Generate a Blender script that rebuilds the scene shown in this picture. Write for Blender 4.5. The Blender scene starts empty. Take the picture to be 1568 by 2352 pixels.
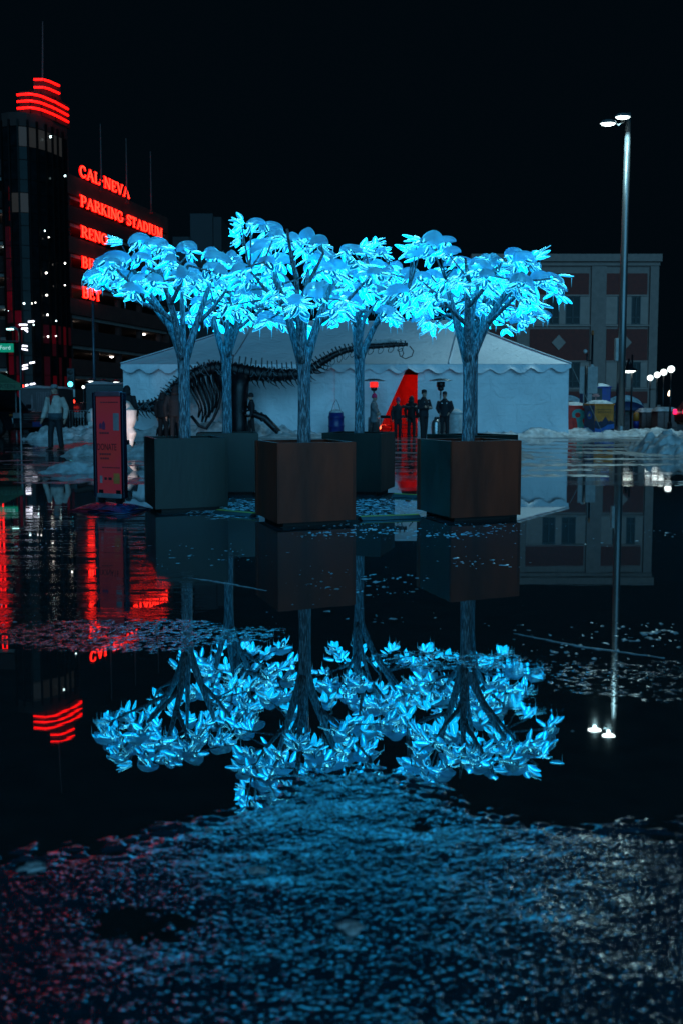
import bpy, bmesh, math, random
import numpy as np
from mathutils import Vector, Matrix, Euler

S = bpy.context.scene
COL = S.collection
PI = math.pi
rad = math.radians

# ------------------------------------------------------------------ camera, sky, light, exposure
PITCH = math.atan(137 / 1924)
EYE = 1.2
cam_d = bpy.data.cameras.new('camera')
cam_d.sensor_fit = 'VERTICAL'
cam_d.sensor_height = 36.0
cam_d.sensor_width = 24.0
cam_d.lens = 36.0 * 1924 / 2352
cam_d.shift_y = -104 / 2352        # the lens was shifted: verticals hardly converge
cam_d.clip_start = 0.05
cam_d.clip_end = 2000
cam_d.dof.use_dof = True
cam_d.dof.focus_distance = 9.3
cam_d.dof.aperture_fstop = 2.6
cam = bpy.data.objects.new('camera', cam_d)
COL.objects.link(cam)
cam.location = (0, 0, EYE)
cam.rotation_euler = (PI / 2 - PITCH, 0, 0)
S.camera = cam

world = bpy.data.worlds.new('World')
S.world = world
world.use_nodes = True
wn = world.node_tree
bg = wn.nodes['Background']
sky = wn.nodes.new('ShaderNodeTexSky')
sky.sky_type = 'NISHITA'
sky.sun_disc = False
sky.sun_elevation = rad(-4)
sky.sun_rotation = rad(160)
mixw = wn.nodes.new('ShaderNodeMix'); mixw.data_type = 'RGBA'
mixw.inputs[0].default_value = 0.92
mixw.inputs[7].default_value = (0.0005, 0.0024, 0.0042, 1)
gain = wn.nodes.new('ShaderNodeMix'); gain.data_type = 'RGBA'; gain.blend_type = 'MULTIPLY'
gain.inputs[0].default_value = 1.0
gain.inputs[7].default_value = (0.02, 0.03, 0.04, 1)
wn.links.new(sky.outputs[0], gain.inputs[6])
wn.links.new(gain.outputs[2], mixw.inputs[6])
wn.links.new(mixw.outputs[2], bg.inputs[0])
bg.inputs[1].default_value = 1.0

sun_d = bpy.data.lights.new('night_glow', 'SUN')     # dim city glow, taking the sun's place after dark
sun_d.energy = 1.5
sun_d.angle = rad(60)
sun_d.color = (0.15, 0.60, 1.0)
sun = bpy.data.objects.new('night_glow', sun_d)
COL.objects.link(sun)
sun.rotation_euler = Euler((rad(76), 0, rad(8)))

S.view_settings.view_transform = 'Standard'
S.view_settings.look = 'None'
S.view_settings.exposure = 0.0
S.view_settings.gamma = 1.0
S.view_settings.use_curve_mapping = False
S.render.engine = 'CYCLES'
S.cycles.use_denoising = True
S.cycles.max_bounces = 8
S.cycles.diffuse_bounces = 3
S.cycles.glossy_bounces = 4
S.cycles.transmission_bounces = 6
S.cycles.sample_clamp_indirect = 8.0
S.cycles.sample_clamp_direct = 8.0
S.cycles.caustics_reflective = False
S.cycles.caustics_refractive = False
S.cycles.use_light_tree = True


def at(u, v, Y):
    """world point on the plane y = Y that the survey of the photograph puts at (u, v)"""
    a, b = u - 784.0, 1072.0 - v
    c, s = math.cos(PITCH), math.sin(PITCH)
    t = Y / (1924 * c + b * s)
    return Vector((a * t, Y, EYE + (b * c - 1924 * s) * t))


# ------------------------------------------------------------------ materials
MATS = {}


def mat(name, color=(.5, .5, .5), rough=.6, metal=0.0, var=0.25, scale=6.0, bump=0.0, bscale=40.0,
        emit=None, strength=1.0, stretch=(1, 1, 1), trans=0.0, coat=0.0, ior=1.5, color2=None):
    if name in MATS:
        return MATS[name]
    m = bpy.data.materials.new(name)
    m.use_nodes = True
    nt = m.node_tree
    b = nt.nodes['Principled BSDF']
    tc = nt.nodes.new('ShaderNodeTexCoord')
    mp = nt.nodes.new('ShaderNodeMapping')
    mp.inputs['Scale'].default_value = stretch
    nt.links.new(tc.outputs['Object'], mp.inputs[0])
    nz = nt.nodes.new('ShaderNodeTexNoise')
    nz.inputs['Scale'].default_value = scale
    nz.inputs['Detail'].default_value = 5
    nt.links.new(mp.outputs[0], nz.inputs[0])
    mx = nt.nodes.new('ShaderNodeMix'); mx.data_type = 'RGBA'
    c2 = color2 or tuple(c * (1 - var) for c in color)
    c1 = color if color2 else tuple(min(1, c * (1 + var * .6)) for c in color)
    mx.inputs[6].default_value = (*c2, 1)
    mx.inputs[7].default_value = (*c1, 1)
    rp = nt.nodes.new('ShaderNodeMapRange')
    rp.inputs[1].default_value = .32; rp.inputs[2].default_value = .68
    nt.links.new(nz.outputs[0], rp.inputs[0])
    nt.links.new(rp.outputs[0], mx.inputs[0])
    nt.links.new(mx.outputs[2], b.inputs['Base Color'])
    rr = nt.nodes.new('ShaderNodeMapRange')
    rr.inputs[3].default_value = max(0, rough - .12); rr.inputs[4].default_value = min(1, rough + .1)
    nt.links.new(nz.outputs[0], rr.inputs[0])
    nt.links.new(rr.outputs[0], b.inputs['Roughness'])
    b.inputs['Metallic'].default_value = metal
    b.inputs['IOR'].default_value = ior
    b.inputs['Transmission Weight'].default_value = trans
    b.inputs['Coat Weight'].default_value = coat
    if bump:
        n2 = nt.nodes.new('ShaderNodeTexNoise')
        n2.inputs['Scale'].default_value = bscale; n2.inputs['Detail'].default_value = 4
        nt.links.new(mp.outputs[0], n2.inputs[0])
        bp = nt.nodes.new('ShaderNodeBump')
        bp.inputs['Strength'].default_value = bump
        bp.inputs['Distance'].default_value = .02
        nt.links.new(n2.outputs[0], bp.inputs['Height'])
        nt.links.new(bp.outputs[0], b.inputs['Normal'])
    if emit:
        b.inputs['Emission Color'].default_value = (*emit, 1)
        b.inputs['Emission Strength'].default_value = strength
    MATS[name] = m
    return m


# ------------------------------------------------------------------ mesh building
class MB:
    """collects vertices and faces; build() links them as one mesh object"""

    def __init__(s):
        s.v = []; s.f = []; s.m = []; s.mi = 0

    def add(s, vs, fs):
        o = len(s.v)
        s.v += [tuple(p) for p in vs]
        s.f += [tuple(i + o for i in f) for f in fs]
        s.m += [s.mi] * len(fs)
        return s

    def box(s, c, d, rot=None):
        x, y, z = d[0] / 2, d[1] / 2, d[2] / 2
        vs = [Vector(p) for p in ((-x, -y, -z), (x, -y, -z), (x, y, -z), (-x, y, -z), (-x, -y, z), (x, -y, z), (x, y, z), (-x, y, z))]
        if rot is not None:
            R = rot if isinstance(rot, Matrix) else Euler(rot).to_matrix()
            vs = [R @ p for p in vs]
        c = Vector(c)
        return s.add([p + c for p in vs], [(0, 3, 2, 1), (4, 5, 6, 7), (0, 1, 5, 4), (1, 2, 6, 5), (2, 3, 7, 6), (3, 0, 4, 7)])

    def bar(s, a, b, w, h, up=(0, 0, 1)):
        a, b = Vector(a), Vector(b)
        t = (b - a).normalized(); up = Vector(up)
        if abs(t.dot(up)) > .98: up = Vector((0, 1, 0))
        x = t.cross(up).normalized(); z = x.cross(t)
        M = Matrix((x, t, z)).transposed()
        return s.box((a + b) / 2, (w, (b - a).length, h), M)

    def tube(s, pts, r, n=8, cap=True, flat=1.0):
        pts = [Vector(p) for p in pts]
        rs = r if isinstance(r, (list, tuple)) else [r] * len(pts)
        up = Vector((0.13, 0.21, 1)).normalized()
        vs = []
        prev = None
        for i, p in enumerate(pts):
            t = (pts[min(i + 1, len(pts) - 1)] - pts[max(i - 1, 0)])
            t = t.normalized() if t.length > 1e-9 else Vector((0, 0, 1))
            if prev is None:
                ref = up if abs(t.dot(up)) < .95 else Vector((1, 0, 0))
                x = t.cross(ref).normalized()
            else:
                x = (prev - t * prev.dot(t)).normalized()
            prev = x
            y = t.cross(x)
            for k in range(n):
                a = 2 * PI * k / n
                vs.append(p + (x * math.cos(a) + y * math.sin(a) * flat) * rs[i])
        fs = []
        for i in range(len(pts) - 1):
            for k in range(n):
                k2 = (k + 1) % n
                fs.append((i * n + k, i * n + k2, (i + 1) * n + k2, (i + 1) * n + k))
        if cap:
            fs.append(tuple(range(n - 1, -1, -1)))
            fs.append(tuple((len(pts) - 1) * n + k for k in range(n)))
        return s.add(vs, fs)

    def lathe(s, prof, n=20, c=(0, 0, 0), axis='Z', sx=1.0, sy=1.0):
        vs = []; c = Vector(c)
        for r, h in prof:
            for k in range(n):
                a = 2 * PI * k / n
                p = (r * math.cos(a) * sx, r * math.sin(a) * sy, h)
                if axis == 'X': p = (p[2], p[0], p[1])
                if axis == 'Y': p = (p[0], p[2], p[1])
                vs.append(c + Vector(p))
        fs = []
        for i in range(len(prof) - 1):
            for k in range(n):
                k2 = (k + 1) % n
                fs.append((i * n + k, i * n + k2, (i + 1) * n + k2, (i + 1) * n + k))
        if prof[0][0] > 1e-6: fs.append(tuple(range(n - 1, -1, -1)))
        if prof[-1][0] > 1e-6: fs.append(tuple((len(prof) - 1) * n + k for k in range(n)))
        return s.add(vs, fs)

    def ball(s, c, r, n=10, m=7):
        if not isinstance(r, (tuple, list)): r = (r, r, r)
        vs = []; fs = []
        for i in range(1, m):
            t = PI * i / m
            for k in range(n):
                a = 2 * PI * k / n
                vs.append((c[0] + r[0] * math.sin(t) * math.cos(a), c[1] + r[1] * math.sin(t) * math.sin(a), c[2] + r[2] * math.cos(t)))
        top = len(vs); vs.append((c[0], c[1], c[2] + r[2])); vs.append((c[0], c[1], c[2] - r[2]))
        for i in range(m - 2):
            for k in range(n):
                k2 = (k + 1) % n
                fs.append((i * n + k, (i + 1) * n + k, (i + 1) * n + k2, i * n + k2))
        for k in range(n):
            k2 = (k + 1) % n
            fs.append((top, k, k2)); fs.append((top + 1, (m - 2) * n + k2, (m - 2) * n + k))
        return s.add(vs, fs)

    def poly(s, pts, thick, nrm):
        """flat outline extruded along nrm by thick"""
        n = len(pts); nrm = Vector(nrm) * thick
        a = [Vector(p) for p in pts]
        vs = a + [p + nrm for p in a]
        fs = [tuple(range(n - 1, -1, -1)), tuple(range(n, 2 * n))]
        fs += [(i, (i + 1) % n, n + (i + 1) % n, n + i) for i in range(n)]
        return s.add(vs, fs)

    def grid(s, fn, nu, nv):
        vs = [fn(i / nu, j / nv) for j in range(nv + 1) for i in range(nu + 1)]
        fs = [(j * (nu + 1) + i, j * (nu + 1) + i + 1, (j + 1) * (nu + 1) + i + 1, (j + 1) * (nu + 1) + i) for j in range(nv) for i in range(nu)]
        return s.add(vs, fs)

    def mesh(s, name, mats, smooth=False):
        me = bpy.data.meshes.new(name)
        me.from_pydata(s.v, [], s.f)
        for m in (mats if isinstance(mats, (list, tuple)) else [mats]): me.materials.append(m)
        if max(s.m, default=0): me.polygons.foreach_set('material_index', s.m)
        bm = bmesh.new(); bm.from_mesh(me)
        bmesh.ops.recalc_face_normals(bm, faces=bm.faces)
        bm.to_mesh(me); bm.free()
        if smooth: me.polygons.foreach_set('use_smooth', [True] * len(me.polygons))
        me.update()
        return me

    def build(s, name, mats, parent=None, smooth=False, bevel=0.0):
        o = bpy.data.objects.new(name, s.mesh(name, mats, smooth))
        COL.objects.link(o)
        if parent is not None: o.parent = parent
        if bevel:
            b = o.modifiers.new('bevel', 'BEVEL'); b.width = bevel; b.segments = 2; b.limit_method = 'ANGLE'
        return o


def tag(o, label=None, cat=None, group=None, kind=None):
    if label: o['label'] = label
    if cat: o['category'] = cat
    if group: o['group'] = group
    if kind: o['kind'] = kind
    return o


def thing(name, label, cat, loc=(0, 0, 0), rz=0.0, group=None):
    o = bpy.data.objects.new(name, None)
    COL.objects.link(o)
    o.empty_display_size = .2
    o.location = loc; o.rotation_euler = (0, 0, rz)
    return tag(o, label, cat, group)


def inst(name, mesh, parent, M=None):
    o = bpy.data.objects.new(name, mesh)
    COL.objects.link(o)
    o.parent = parent
    if M is not None: o.matrix_local = M
    return o


def text_mesh(txt, size, name, m, thick=.004):
    """lettering as a flat mesh in the xz plane facing -y, centred on the origin"""
    cu = bpy.data.curves.new(name, 'FONT')
    cu.body = txt; cu.size = size; cu.align_x = 'CENTER'; cu.align_y = 'CENTER'; cu.extrude = thick; cu.resolution_u = 3
    o = bpy.data.objects.new(name, cu); COL.objects.link(o)
    dg = bpy.context.evaluated_depsgraph_get()
    me = bpy.data.meshes.new_from_object(o.evaluated_get(dg))
    me.transform(Matrix.Rotation(PI / 2, 4, 'X'))
    me.materials.clear(); me.materials.append(m)
    bpy.data.objects.remove(o); bpy.data.curves.remove(cu)
    return me


# ------------------------------------------------------------------ numeric noise
def vnoise(x, y, seed=0):
    xi = np.floor(x).astype(np.int64); yi = np.floor(y).astype(np.int64)
    fx = x - xi; fy = y - yi
    fx = fx * fx * fx * (fx * (fx * 6 - 15) + 10); fy = fy * fy * fy * (fy * (fy * 6 - 15) + 10)

    def h(a, b):
        n = (a * 374761393 + b * 668265263 + seed * 1442695041) & 0xFFFFFFFF
        n = ((n ^ (n >> 13)) * 1274126177) & 0xFFFFFFFF
        return ((n ^ (n >> 16)) & 0xFFFF) / 65535.0
    return (h(xi, yi) * (1 - fx) + h(xi + 1, yi) * fx) * (1 - fy) + (h(xi, yi + 1) * (1 - fx) + h(xi + 1, yi + 1) * fx) * fy


def fbm(x, y, oct=4, seed=0):
    t = 0; a = .5; n = 0
    for k in range(oct):
        t = t + a * vnoise(x, y, seed + k * 17); n += a
        x = x * 2.03 + 3.1; y = y * 2.03 + 1.7; a *= .5
    return t / n


def ss(a, b, x):
    t = np.clip((x - a) / (b - a), 0, 1)
    return t * t * (3 - 2 * t)


def heightfield(name, x0, x1, y0, y1, dx, dy, hfun, m, label=None, cat=None, kind='stuff', z0=0.0):
    """mesh of every grid cell where the height is above the water; hfun(X, Y) is vectorised"""
    xs = np.arange(x0, x1 + dx / 2, dx); ys = np.arange(y0, y1 + dy / 2, dy)
    X, Y = np.meshgrid(xs, ys)
    Z = hfun(X, Y)
    nx, ny = len(xs), len(ys)
    keep = (Z > 0)
    cell = keep[:-1, :-1] | keep[1:, :-1] | keep[:-1, 1:] | keep[1:, 1:]
    jj, ii = np.nonzero(cell)
    q = np.stack([jj * nx + ii, jj * nx + ii + 1, (jj + 1) * nx + ii + 1, (jj + 1) * nx + ii], 1)
    used, inv = np.unique(q.ravel(), return_inverse=True)
    q = inv.reshape(-1, 4)
    co = np.stack([X.ravel(), Y.ravel(), np.maximum(Z.ravel(), -.012) + z0], 1)[used]
    me = bpy.data.meshes.new(name)
    me.vertices.add(len(co)); me.vertices.foreach_set('co', co.ravel().astype(np.float32))
    me.loops.add(q.size); me.loops.foreach_set('vertex_index', q.ravel().astype(np.int32))
    me.polygons.add(len(q))
    me.polygons.foreach_set('loop_start', np.arange(0, q.size, 4, dtype=np.int32))
    me.polygons.foreach_set('use_smooth', np.ones(len(q), dtype=bool))
    me.update(calc_edges=True); me.validate()
    me.materials.append(m)
    o = bpy.data.objects.new(name, me); COL.objects.link(o)
    return tag(o, label, cat, None, kind)

# ------------------------------------------------------------------ the ground: wet asphalt with standing water
def ground_material():
    m = bpy.data.materials.new('wet_asphalt'); m.use_nodes = True
    nt = m.node_tree; N = nt.nodes; L = nt.links
    b = N['Principled BSDF']
    tc = N.new('ShaderNodeTexCoord')
    sp = N.new('ShaderNodeSeparateXYZ'); L.new(tc.outputs['Object'], sp.inputs[0])

    def math_(op, a, b_=None, clamp=False):
        n = N.new('ShaderNodeMath'); n.operation = op; n.use_clamp = clamp
        for i, q in enumerate((a, b_)):
            if q is None: continue
            if isinstance(q, (int, float)): n.inputs[i].default_value = q
            else: L.new(q, n.inputs[i])
        return n.outputs[0]

    def rng(x, a, b_, c=0., d=1., smooth=True):
        n = N.new('ShaderNodeMapRange'); n.clamp = True
        if smooth: n.interpolation_type = 'SMOOTHSTEP'
        for i, q in enumerate((a, b_, c, d)): n.inputs[i + 1].default_value = q
        L.new(x, n.inputs[0]); return n.outputs[0]

    def noise(scale, stretch, detail=4):
        mp = N.new('ShaderNodeMapping'); mp.inputs['Scale'].default_value = stretch
        L.new(tc.outputs['Object'], mp.inputs[0])
        n = N.new('ShaderNodeTexNoise'); n.inputs['Scale'].default_value = scale; n.inputs['Detail'].default_value = detail
        L.new(mp.outputs[0], n.inputs[0]); return n.outputs[0]
    X, Y = sp.outputs[0], sp.outputs[1]
    wob = math_('SUBTRACT', noise(1.3, (1, 1, 1), 3), .5)
    Xw = math_('ADD', X, math_('MULTIPLY', wob, 1.0))
    Yw = math_('ADD', Y, math_('MULTIPLY', wob, 2.4))
    # the deep puddle round the planters: mirror smooth; beyond it the film of water is thin and broken
    far = rng(Yw, 11.5, 14.0)
    streak = rng(noise(.55, (.35, 1.6, 1), 5), .46, .60)
    farrough = math_('MULTIPLY', far, math_('ADD', math_('MULTIPLY', streak, .75), .10))
    lx = rng(Xw, -.75, -1.15)
    ly = math_('MULTIPLY', rng(Yw, 4.0, 4.6), rng(Yw, 10.5, 8.0))
    brk = rng(noise(3.2, (.4, 2.4, 1), 5), .43, .56)
    leftrough = math_('MULTIPLY', math_('MULTIPLY', lx, ly), math_('MULTIPLY', brk, .6))
    rx = rng(Xw, .62, 1.1)
    ry = math_('MULTIPLY', rng(Yw, 3.3, 3.5), rng(Yw, 4.5, 3.9))
    rightrough = math_('MULTIPLY', math_('MULTIPLY', rx, ry), .12)
    thin = math_('MAXIMUM', math_('MAXIMUM', farrough, leftrough), rightrough)
    grit = math_('ADD', math_('MULTIPLY', noise(48, (.55, 1.5, 1), 2), .25), noise(13, (.45, 1.7, 1), 3))
    rough = math_('ADD', math_('MULTIPLY', thin, .04), .012)
    L.new(rough, b.inputs['Roughness'])
    cn = noise(9, (1, 1, 1), 6)
    mx = N.new('ShaderNodeMix'); mx.data_type = 'RGBA'
    mx.inputs[6].default_value = (.014, .020, .022, 1); mx.inputs[7].default_value = (.040, .048, .050, 1)
    L.new(cn, mx.inputs[0]); L.new(mx.outputs[2], b.inputs['Base Color'])
    bp = N.new('ShaderNodeBump'); bp.inputs['Distance'].default_value = .004
    L.new(grit, bp.inputs['Height'])
    L.new(math_('MULTIPLY', thin, .8), bp.inputs['Strength'])
    # faint ripples on the open water
    rip = N.new('ShaderNodeBump'); rip.inputs['Distance'].default_value = .004; rip.inputs['Strength'].default_value = .02
    L.new(noise(5.0, (.6, 2.4, 1), 2), rip.inputs['Height'])
    L.new(bp.outputs[0], rip.inputs['Normal'])
    L.new(rip.outputs[0], b.inputs['Normal'])
    b.inputs['IOR'].default_value = 1.95
    return m


gm = MB(); gm.add([(-600, -100, 0), (600, -100, 0), (600, 900, 0), (-600, 900, 0)], [(0, 1, 2, 3)])
tag(gm.build('ground', ground_material()), 'wet black asphalt plaza under standing water', None, None, 'structure')


def granule_material(name, scale, slope, base, rough=.10):
    """clear wet ice grains: small domes with dark water between"""
    m = bpy.data.materials.new(name); m.use_nodes = True
    nt = m.node_tree; N = nt.nodes; L = nt.links
    b = N['Principled BSDF']
    tc = N.new('ShaderNodeTexCoord'); mp = N.new('ShaderNodeMapping'); mp.inputs['Scale'].default_value = (1, 1.15, 0)
    L.new(tc.outputs['Object'], mp.inputs[0])
    wn_ = N.new('ShaderNodeTexNoise'); wn_.inputs['Scale'].default_value = scale * .35; wn_.inputs['Detail'].default_value = 2
    L.new(mp.outputs[0], wn_.inputs[0])
    hs = None
    for sc, k in ((scale, 1.0), (scale * 2.1, .45)):
        v = N.new('ShaderNodeTexVoronoi'); v.inputs['Scale'].default_value = sc
        L.new(mp.outputs[0], v.inputs[0])
        mr = N.new('ShaderNodeMapRange'); mr.interpolation_type = 'SMOOTHSTEP'
        mr.inputs[1].default_value = .62; mr.inputs[2].default_value = .0; mr.inputs[3].default_value = 0; mr.inputs[4].default_value = k
        L.new(v.outputs['Distance'], mr.inputs[0])
        mu = N.new('ShaderNodeMath'); mu.operation = 'MULTIPLY'; L.new(mr.outputs[0], mu.inputs[0])
        sp = N.new('ShaderNodeSeparateColor'); L.new(v.outputs['Color'], sp.inputs[0]); L.new(sp.outputs[0], mu.inputs[1])
        if hs is None: hs = mu.outputs[0]
        else:
            a = N.new('ShaderNodeMath'); a.operation = 'ADD'; L.new(hs, a.inputs[0]); L.new(mu.outputs[0], a.inputs[1]); hs = a.outputs[0]
    a = N.new('ShaderNodeMath'); a.operation = 'ADD'; L.new(hs, a.inputs[0]); L.new(wn_.outputs[0], a.inputs[1]); hs = a.outputs[0]
    bp = N.new('ShaderNodeBump'); bp.inputs['Strength'].default_value = 1.0; bp.inputs['Distance'].default_value = slope / scale
    L.new(hs, bp.inputs['Height']); L.new(bp.outputs[0], b.inputs['Normal'])
    cr = N.new('ShaderNodeMix'); cr.data_type = 'RGBA'; cr.inputs[6].default_value = (*[c * .3 for c in base], 1); cr.inputs[7].default_value = (*base, 1)
    L.new(wn_.outputs[0], cr.inputs[0]); L.new(cr.outputs[2], b.inputs['Base Color'])
    b.inputs['Roughness'].default_value = rough; b.inputs['IOR'].default_value = 2.7
    return m


ICE = granule_material('wet_slush', 54, .13, (.02, .07, .11), .09)
ICEM = granule_material('wet_slush_raft', 46, .16, (.12, .17, .19), .10)
SNOW = mat('old_snow', (.66, .68, .70), .7, 0, .45, 3.5, .8, 22, color2=(.28, .29, .30))


def slush_front(X, Y):
    edge = 2.42 + .22 * np.sin(X * 2.6 + 1.2) + .42 * (fbm(X * 1.6, Y * 1.6, 3, 5) - .5) * 2
    edge = edge + .22 * ss(.6, 1.0, X)
    cover = ss(edge + .12, edge - .30, Y)
    rut = .5 + .5 * np.sin((Y * 9 + X * 2.2 + 5 * fbm(X * 1.2, Y * 1.2, 3, 9)))
    big = fbm(X * 4, Y * 6, 4, 21)
    grain = fbm(X * 62 + 2 * fbm(X * 9, Y * 9, 2, 8), Y * 105, 2, 33)
    g2 = fbm(X * 30 + 9, Y * 52, 2, 3)
    h = .011 * (big - .47) + .0010 * (grain - .52) + .0018 * (g2 - .5) + .0034 * (rut - .6)
    chip = vnoise(X * 34 + 3 * big, Y * 60, 77)
    return h * (.45 + .55 * cover) + .008 * (cover - .42) + .022 * (chip - .52) * (1 - np.abs(2 * cover - 1))


heightfield('slush', -1.6, 1.6, 1.3, 2.95, .0075, .0075, slush_front, ICE,
            'grainy wet slush spread over the near foreground')


def patch(cx, cy, rx, ry, seed, lift=.0, dens=.0, gx=46, gy=60, hh=.006):
    def f(X, Y):
        d = ((X - cx) / rx) ** 2 + ((Y - cy) / ry) ** 2
        body = 1 - d + 1.3 * (fbm(X * 3.0, Y * 8.0, 3, seed) - .5)
        g = fbm(X * gx, Y * gy, 2, seed + 4)
        return hh * (g - .56 + dens) + .004 * np.minimum(body, .25) - .001 + lift * 0
    return f


heightfield('slush_patch', -2.0, -.3, 3.75, 4.95, .009, .008, patch(-1.12, 4.36, .72, .30, 71, dens=.10), ICEM,
            'thin raft of slush on the puddle at the left')
heightfield('slush_patch', .1, 1.1, 3.35, 4.3, .009, .008, patch(.52, 3.90, .42, .17, 83, dens=.03), ICEM,
            'broken strip of slush floating in front of the right planter')
heightfield('slush_patch', .9, 2.2, 3.2, 4.1, .009, .008, patch(1.35, 3.66, .5, .28, 91, dens=-.01), ICEM,
            'speckled slush near the lamp post reflection')
heightfield('slush_patch', -1.75, 1.25, 8.75, 11.4, .016, .016, patch(-.3, 10.0, 1.6, .95, 97, dens=-.01, gx=30, gy=34, hh=.014), mat('granular_snow', (.35, .40, .45), .3, 0, .4, 20, .5, 60),
            'granular snow lying between the steel planters')


def speckle(X, Y):
    g = fbm(X * 30, Y * 34, 2, 141)
    big = fbm(X * .9, Y * 1.4, 3, 144)
    return .05 * (g - .86) + .03 * (big - .58)


heightfield('ice_crumbs', -3.0, 3.4, 3.0, 8.6, .016, .016, speckle, mat('ice_crumb', (.42, .50, .55), .35, 0, .3, 20), 'scattered crumbs of ice dotting the open puddle')

# lumps of snow half sunk in the near slush
rs = random.Random(4)


def lump(name, x, y, r, label):
    b = MB(); n = 14
    def f(u, v):
        a = 2 * PI * u; t = v * PI / 2
        k = 1 + .8 * (float(fbm(np.array(math.cos(a) * 2.2 + x * 9 + 20), np.array(math.sin(a) * 2.2 + v * 3.0 + 20), 3, 7)) - .5)
        return (r * k * math.cos(t) * math.cos(a) * 1.3, r * k * math.cos(t) * math.sin(a), r * .55 * k * math.sin(t) - .004)
    b.grid(f, 22, 10)
    o = b.build(name, SNOW, None, True); o.location = (x, y, 0)
    return tag(o, label, 'snow lump')


lump('snow_lump', -.215, 2.09, .022, 'pale snow lump standing alone in the near slush')
lump('snow_lump', -.37, 2.30, .016, 'small pair of snow crumbs at the puddle edge under the left tree reflection')
lump('snow_lump', -.80, 2.10, .03, 'dim snow lump at the left edge of the near slush')
lump('snow_lump', .02, 1.85, .028, 'low broad snow lump near the bottom of the slush')

# frozen ridges drawn across the puddle
FROST = mat('frost_ridge', (.30, .40, .46), .4, 0, .4, 40)


def ridge(pts, w, label):
    b = MB()
    P = []
    for i in range(len(pts) - 1):
        for k in range(14):
            t = k / 14
            P.append((pts[i][0] * (1 - t) + pts[i + 1][0] * t, pts[i][1] * (1 - t) + pts[i + 1][1] * t + rs.uniform(-.006, .006), .001))
    P.append((*pts[-1], .001))
    b.tube(P, [w * (.35 + .65 * math.sin(PI * (i + .5) / len(P))) * rs.uniform(.6, 1.2) for i in range(len(P))], 5, True, .5)
    tag(b.build('ice_ridge', FROST, None, True), label, 'ice ridge')


def gxy(u, v):
    a, b = u - 784.0, 1072.0 - v
    c, s = math.cos(PITCH), math.sin(PITCH)
    t = -EYE / (b * c - 1924 * s)
    return (a * t, (1924 * c + b * s) * t)


ridge([gxy(442, 1328), gxy(520, 1340), gxy(612, 1357)], .011, 'thin straight ice ridge crossing the puddle before the left planter')
ridge([gxy(1178, 1455), gxy(1330, 1485), gxy(1525, 1512)], .010, 'long pale ice ridge crossing the lamp post reflection')

# ------------------------------------------------------------------ steel planters
STEEL = mat('rusted_steel', (.30, .036, .010), .5, .05, .5, 2.6, .12, 14, stretch=(1, 1, .3), color2=(.06, .010, .004))
STEELG = mat('steel_teal_light', (.016, .022, .016), .42, .10, .5, 2.2, .10, 14, stretch=(1, 1, .3), color2=(.005, .008, .006))  # left and rear planters: the teal light on them is put into the colour
STEELT = mat('side_teal_light', (.05, .075, .06), .42, .10, .5, 2.2, .10, 14, color2=(.02, .035, .03))  # side panel coloured to show teal light falling on it
SOIL = mat('planter_soil', (.03, .03, .03), .9, 0, .4, 20, 1, 30)


def planter(x, y, rz, label, STEEL=STEEL, left=None):
    p = thing('steel_planter', label, 'planter', (x, y, 0), rz, 'steel planters under the light trees')
    s = .83; h = .84; t = .012
    def sides(k):
        b = MB(); b.box((0, -s / 2 + t / 2, .045 + (h - .045) / 2), (s - 2 * t - .002, t, h - .045)); return b
    for k in range(4):
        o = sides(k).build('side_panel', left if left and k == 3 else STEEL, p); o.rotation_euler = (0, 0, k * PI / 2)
        c = MB(); c.box((-s / 2 + .014, -s / 2 + .014, .045 + (h - .045) / 2), (.032, .032, h - .043))
        c.box((-s / 2 + .045, -s / 2 - .004, .045 + (h - .045) / 2), (.075, .006, h - .045))
        o = c.build('corner_post', STEEL, p); o.rotation_euler = (0, 0, k * PI / 2)
        r = MB(); r.box((0, -s / 2 + .022, h + .002), (s - .002, .04, .006))
        o = r.build('rim', STEEL, p); o.rotation_euler = (0, 0, k * PI / 2)
    b = MB(); b.box((0, 0, .77), (s - .04, s - .04, .02)); b.build('soil', SOIL, p)
    b = MB(); b.box((0, 0, .022), (s - .16, s - .16, .046)); b.build('base', mat('black_base', (.01, .01, .01), .6), p)
    return p


PLANTERS = dict(A=(-.393, 8.798, rad(21), 'rusty steel planter at the front centre, nearest of all'),
                B=(1.387, 9.203, rad(20), 'rusty steel planter at the right with blue light painted on its left side'),
                C=(-1.861, 9.961, rad(21), 'steel planter in painted teal light beside the red donation sign'),
                D=(-1.60, 11.75, rad(8), 'rear left steel planter showing behind the front centre one'),
                E=(.25, 11.85, rad(-17), 'rear middle steel planter in painted teal light before the red tent door'),
                F=(1.70, 10.95, rad(32), 'steel planter hidden behind the right one, only its rim showing'))
for k, (x, y, r, l) in PLANTERS.items():
    planter(x, y, r, l, STEEL if k in 'AB' else STEELG, STEELT if k == 'B' else None)

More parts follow.
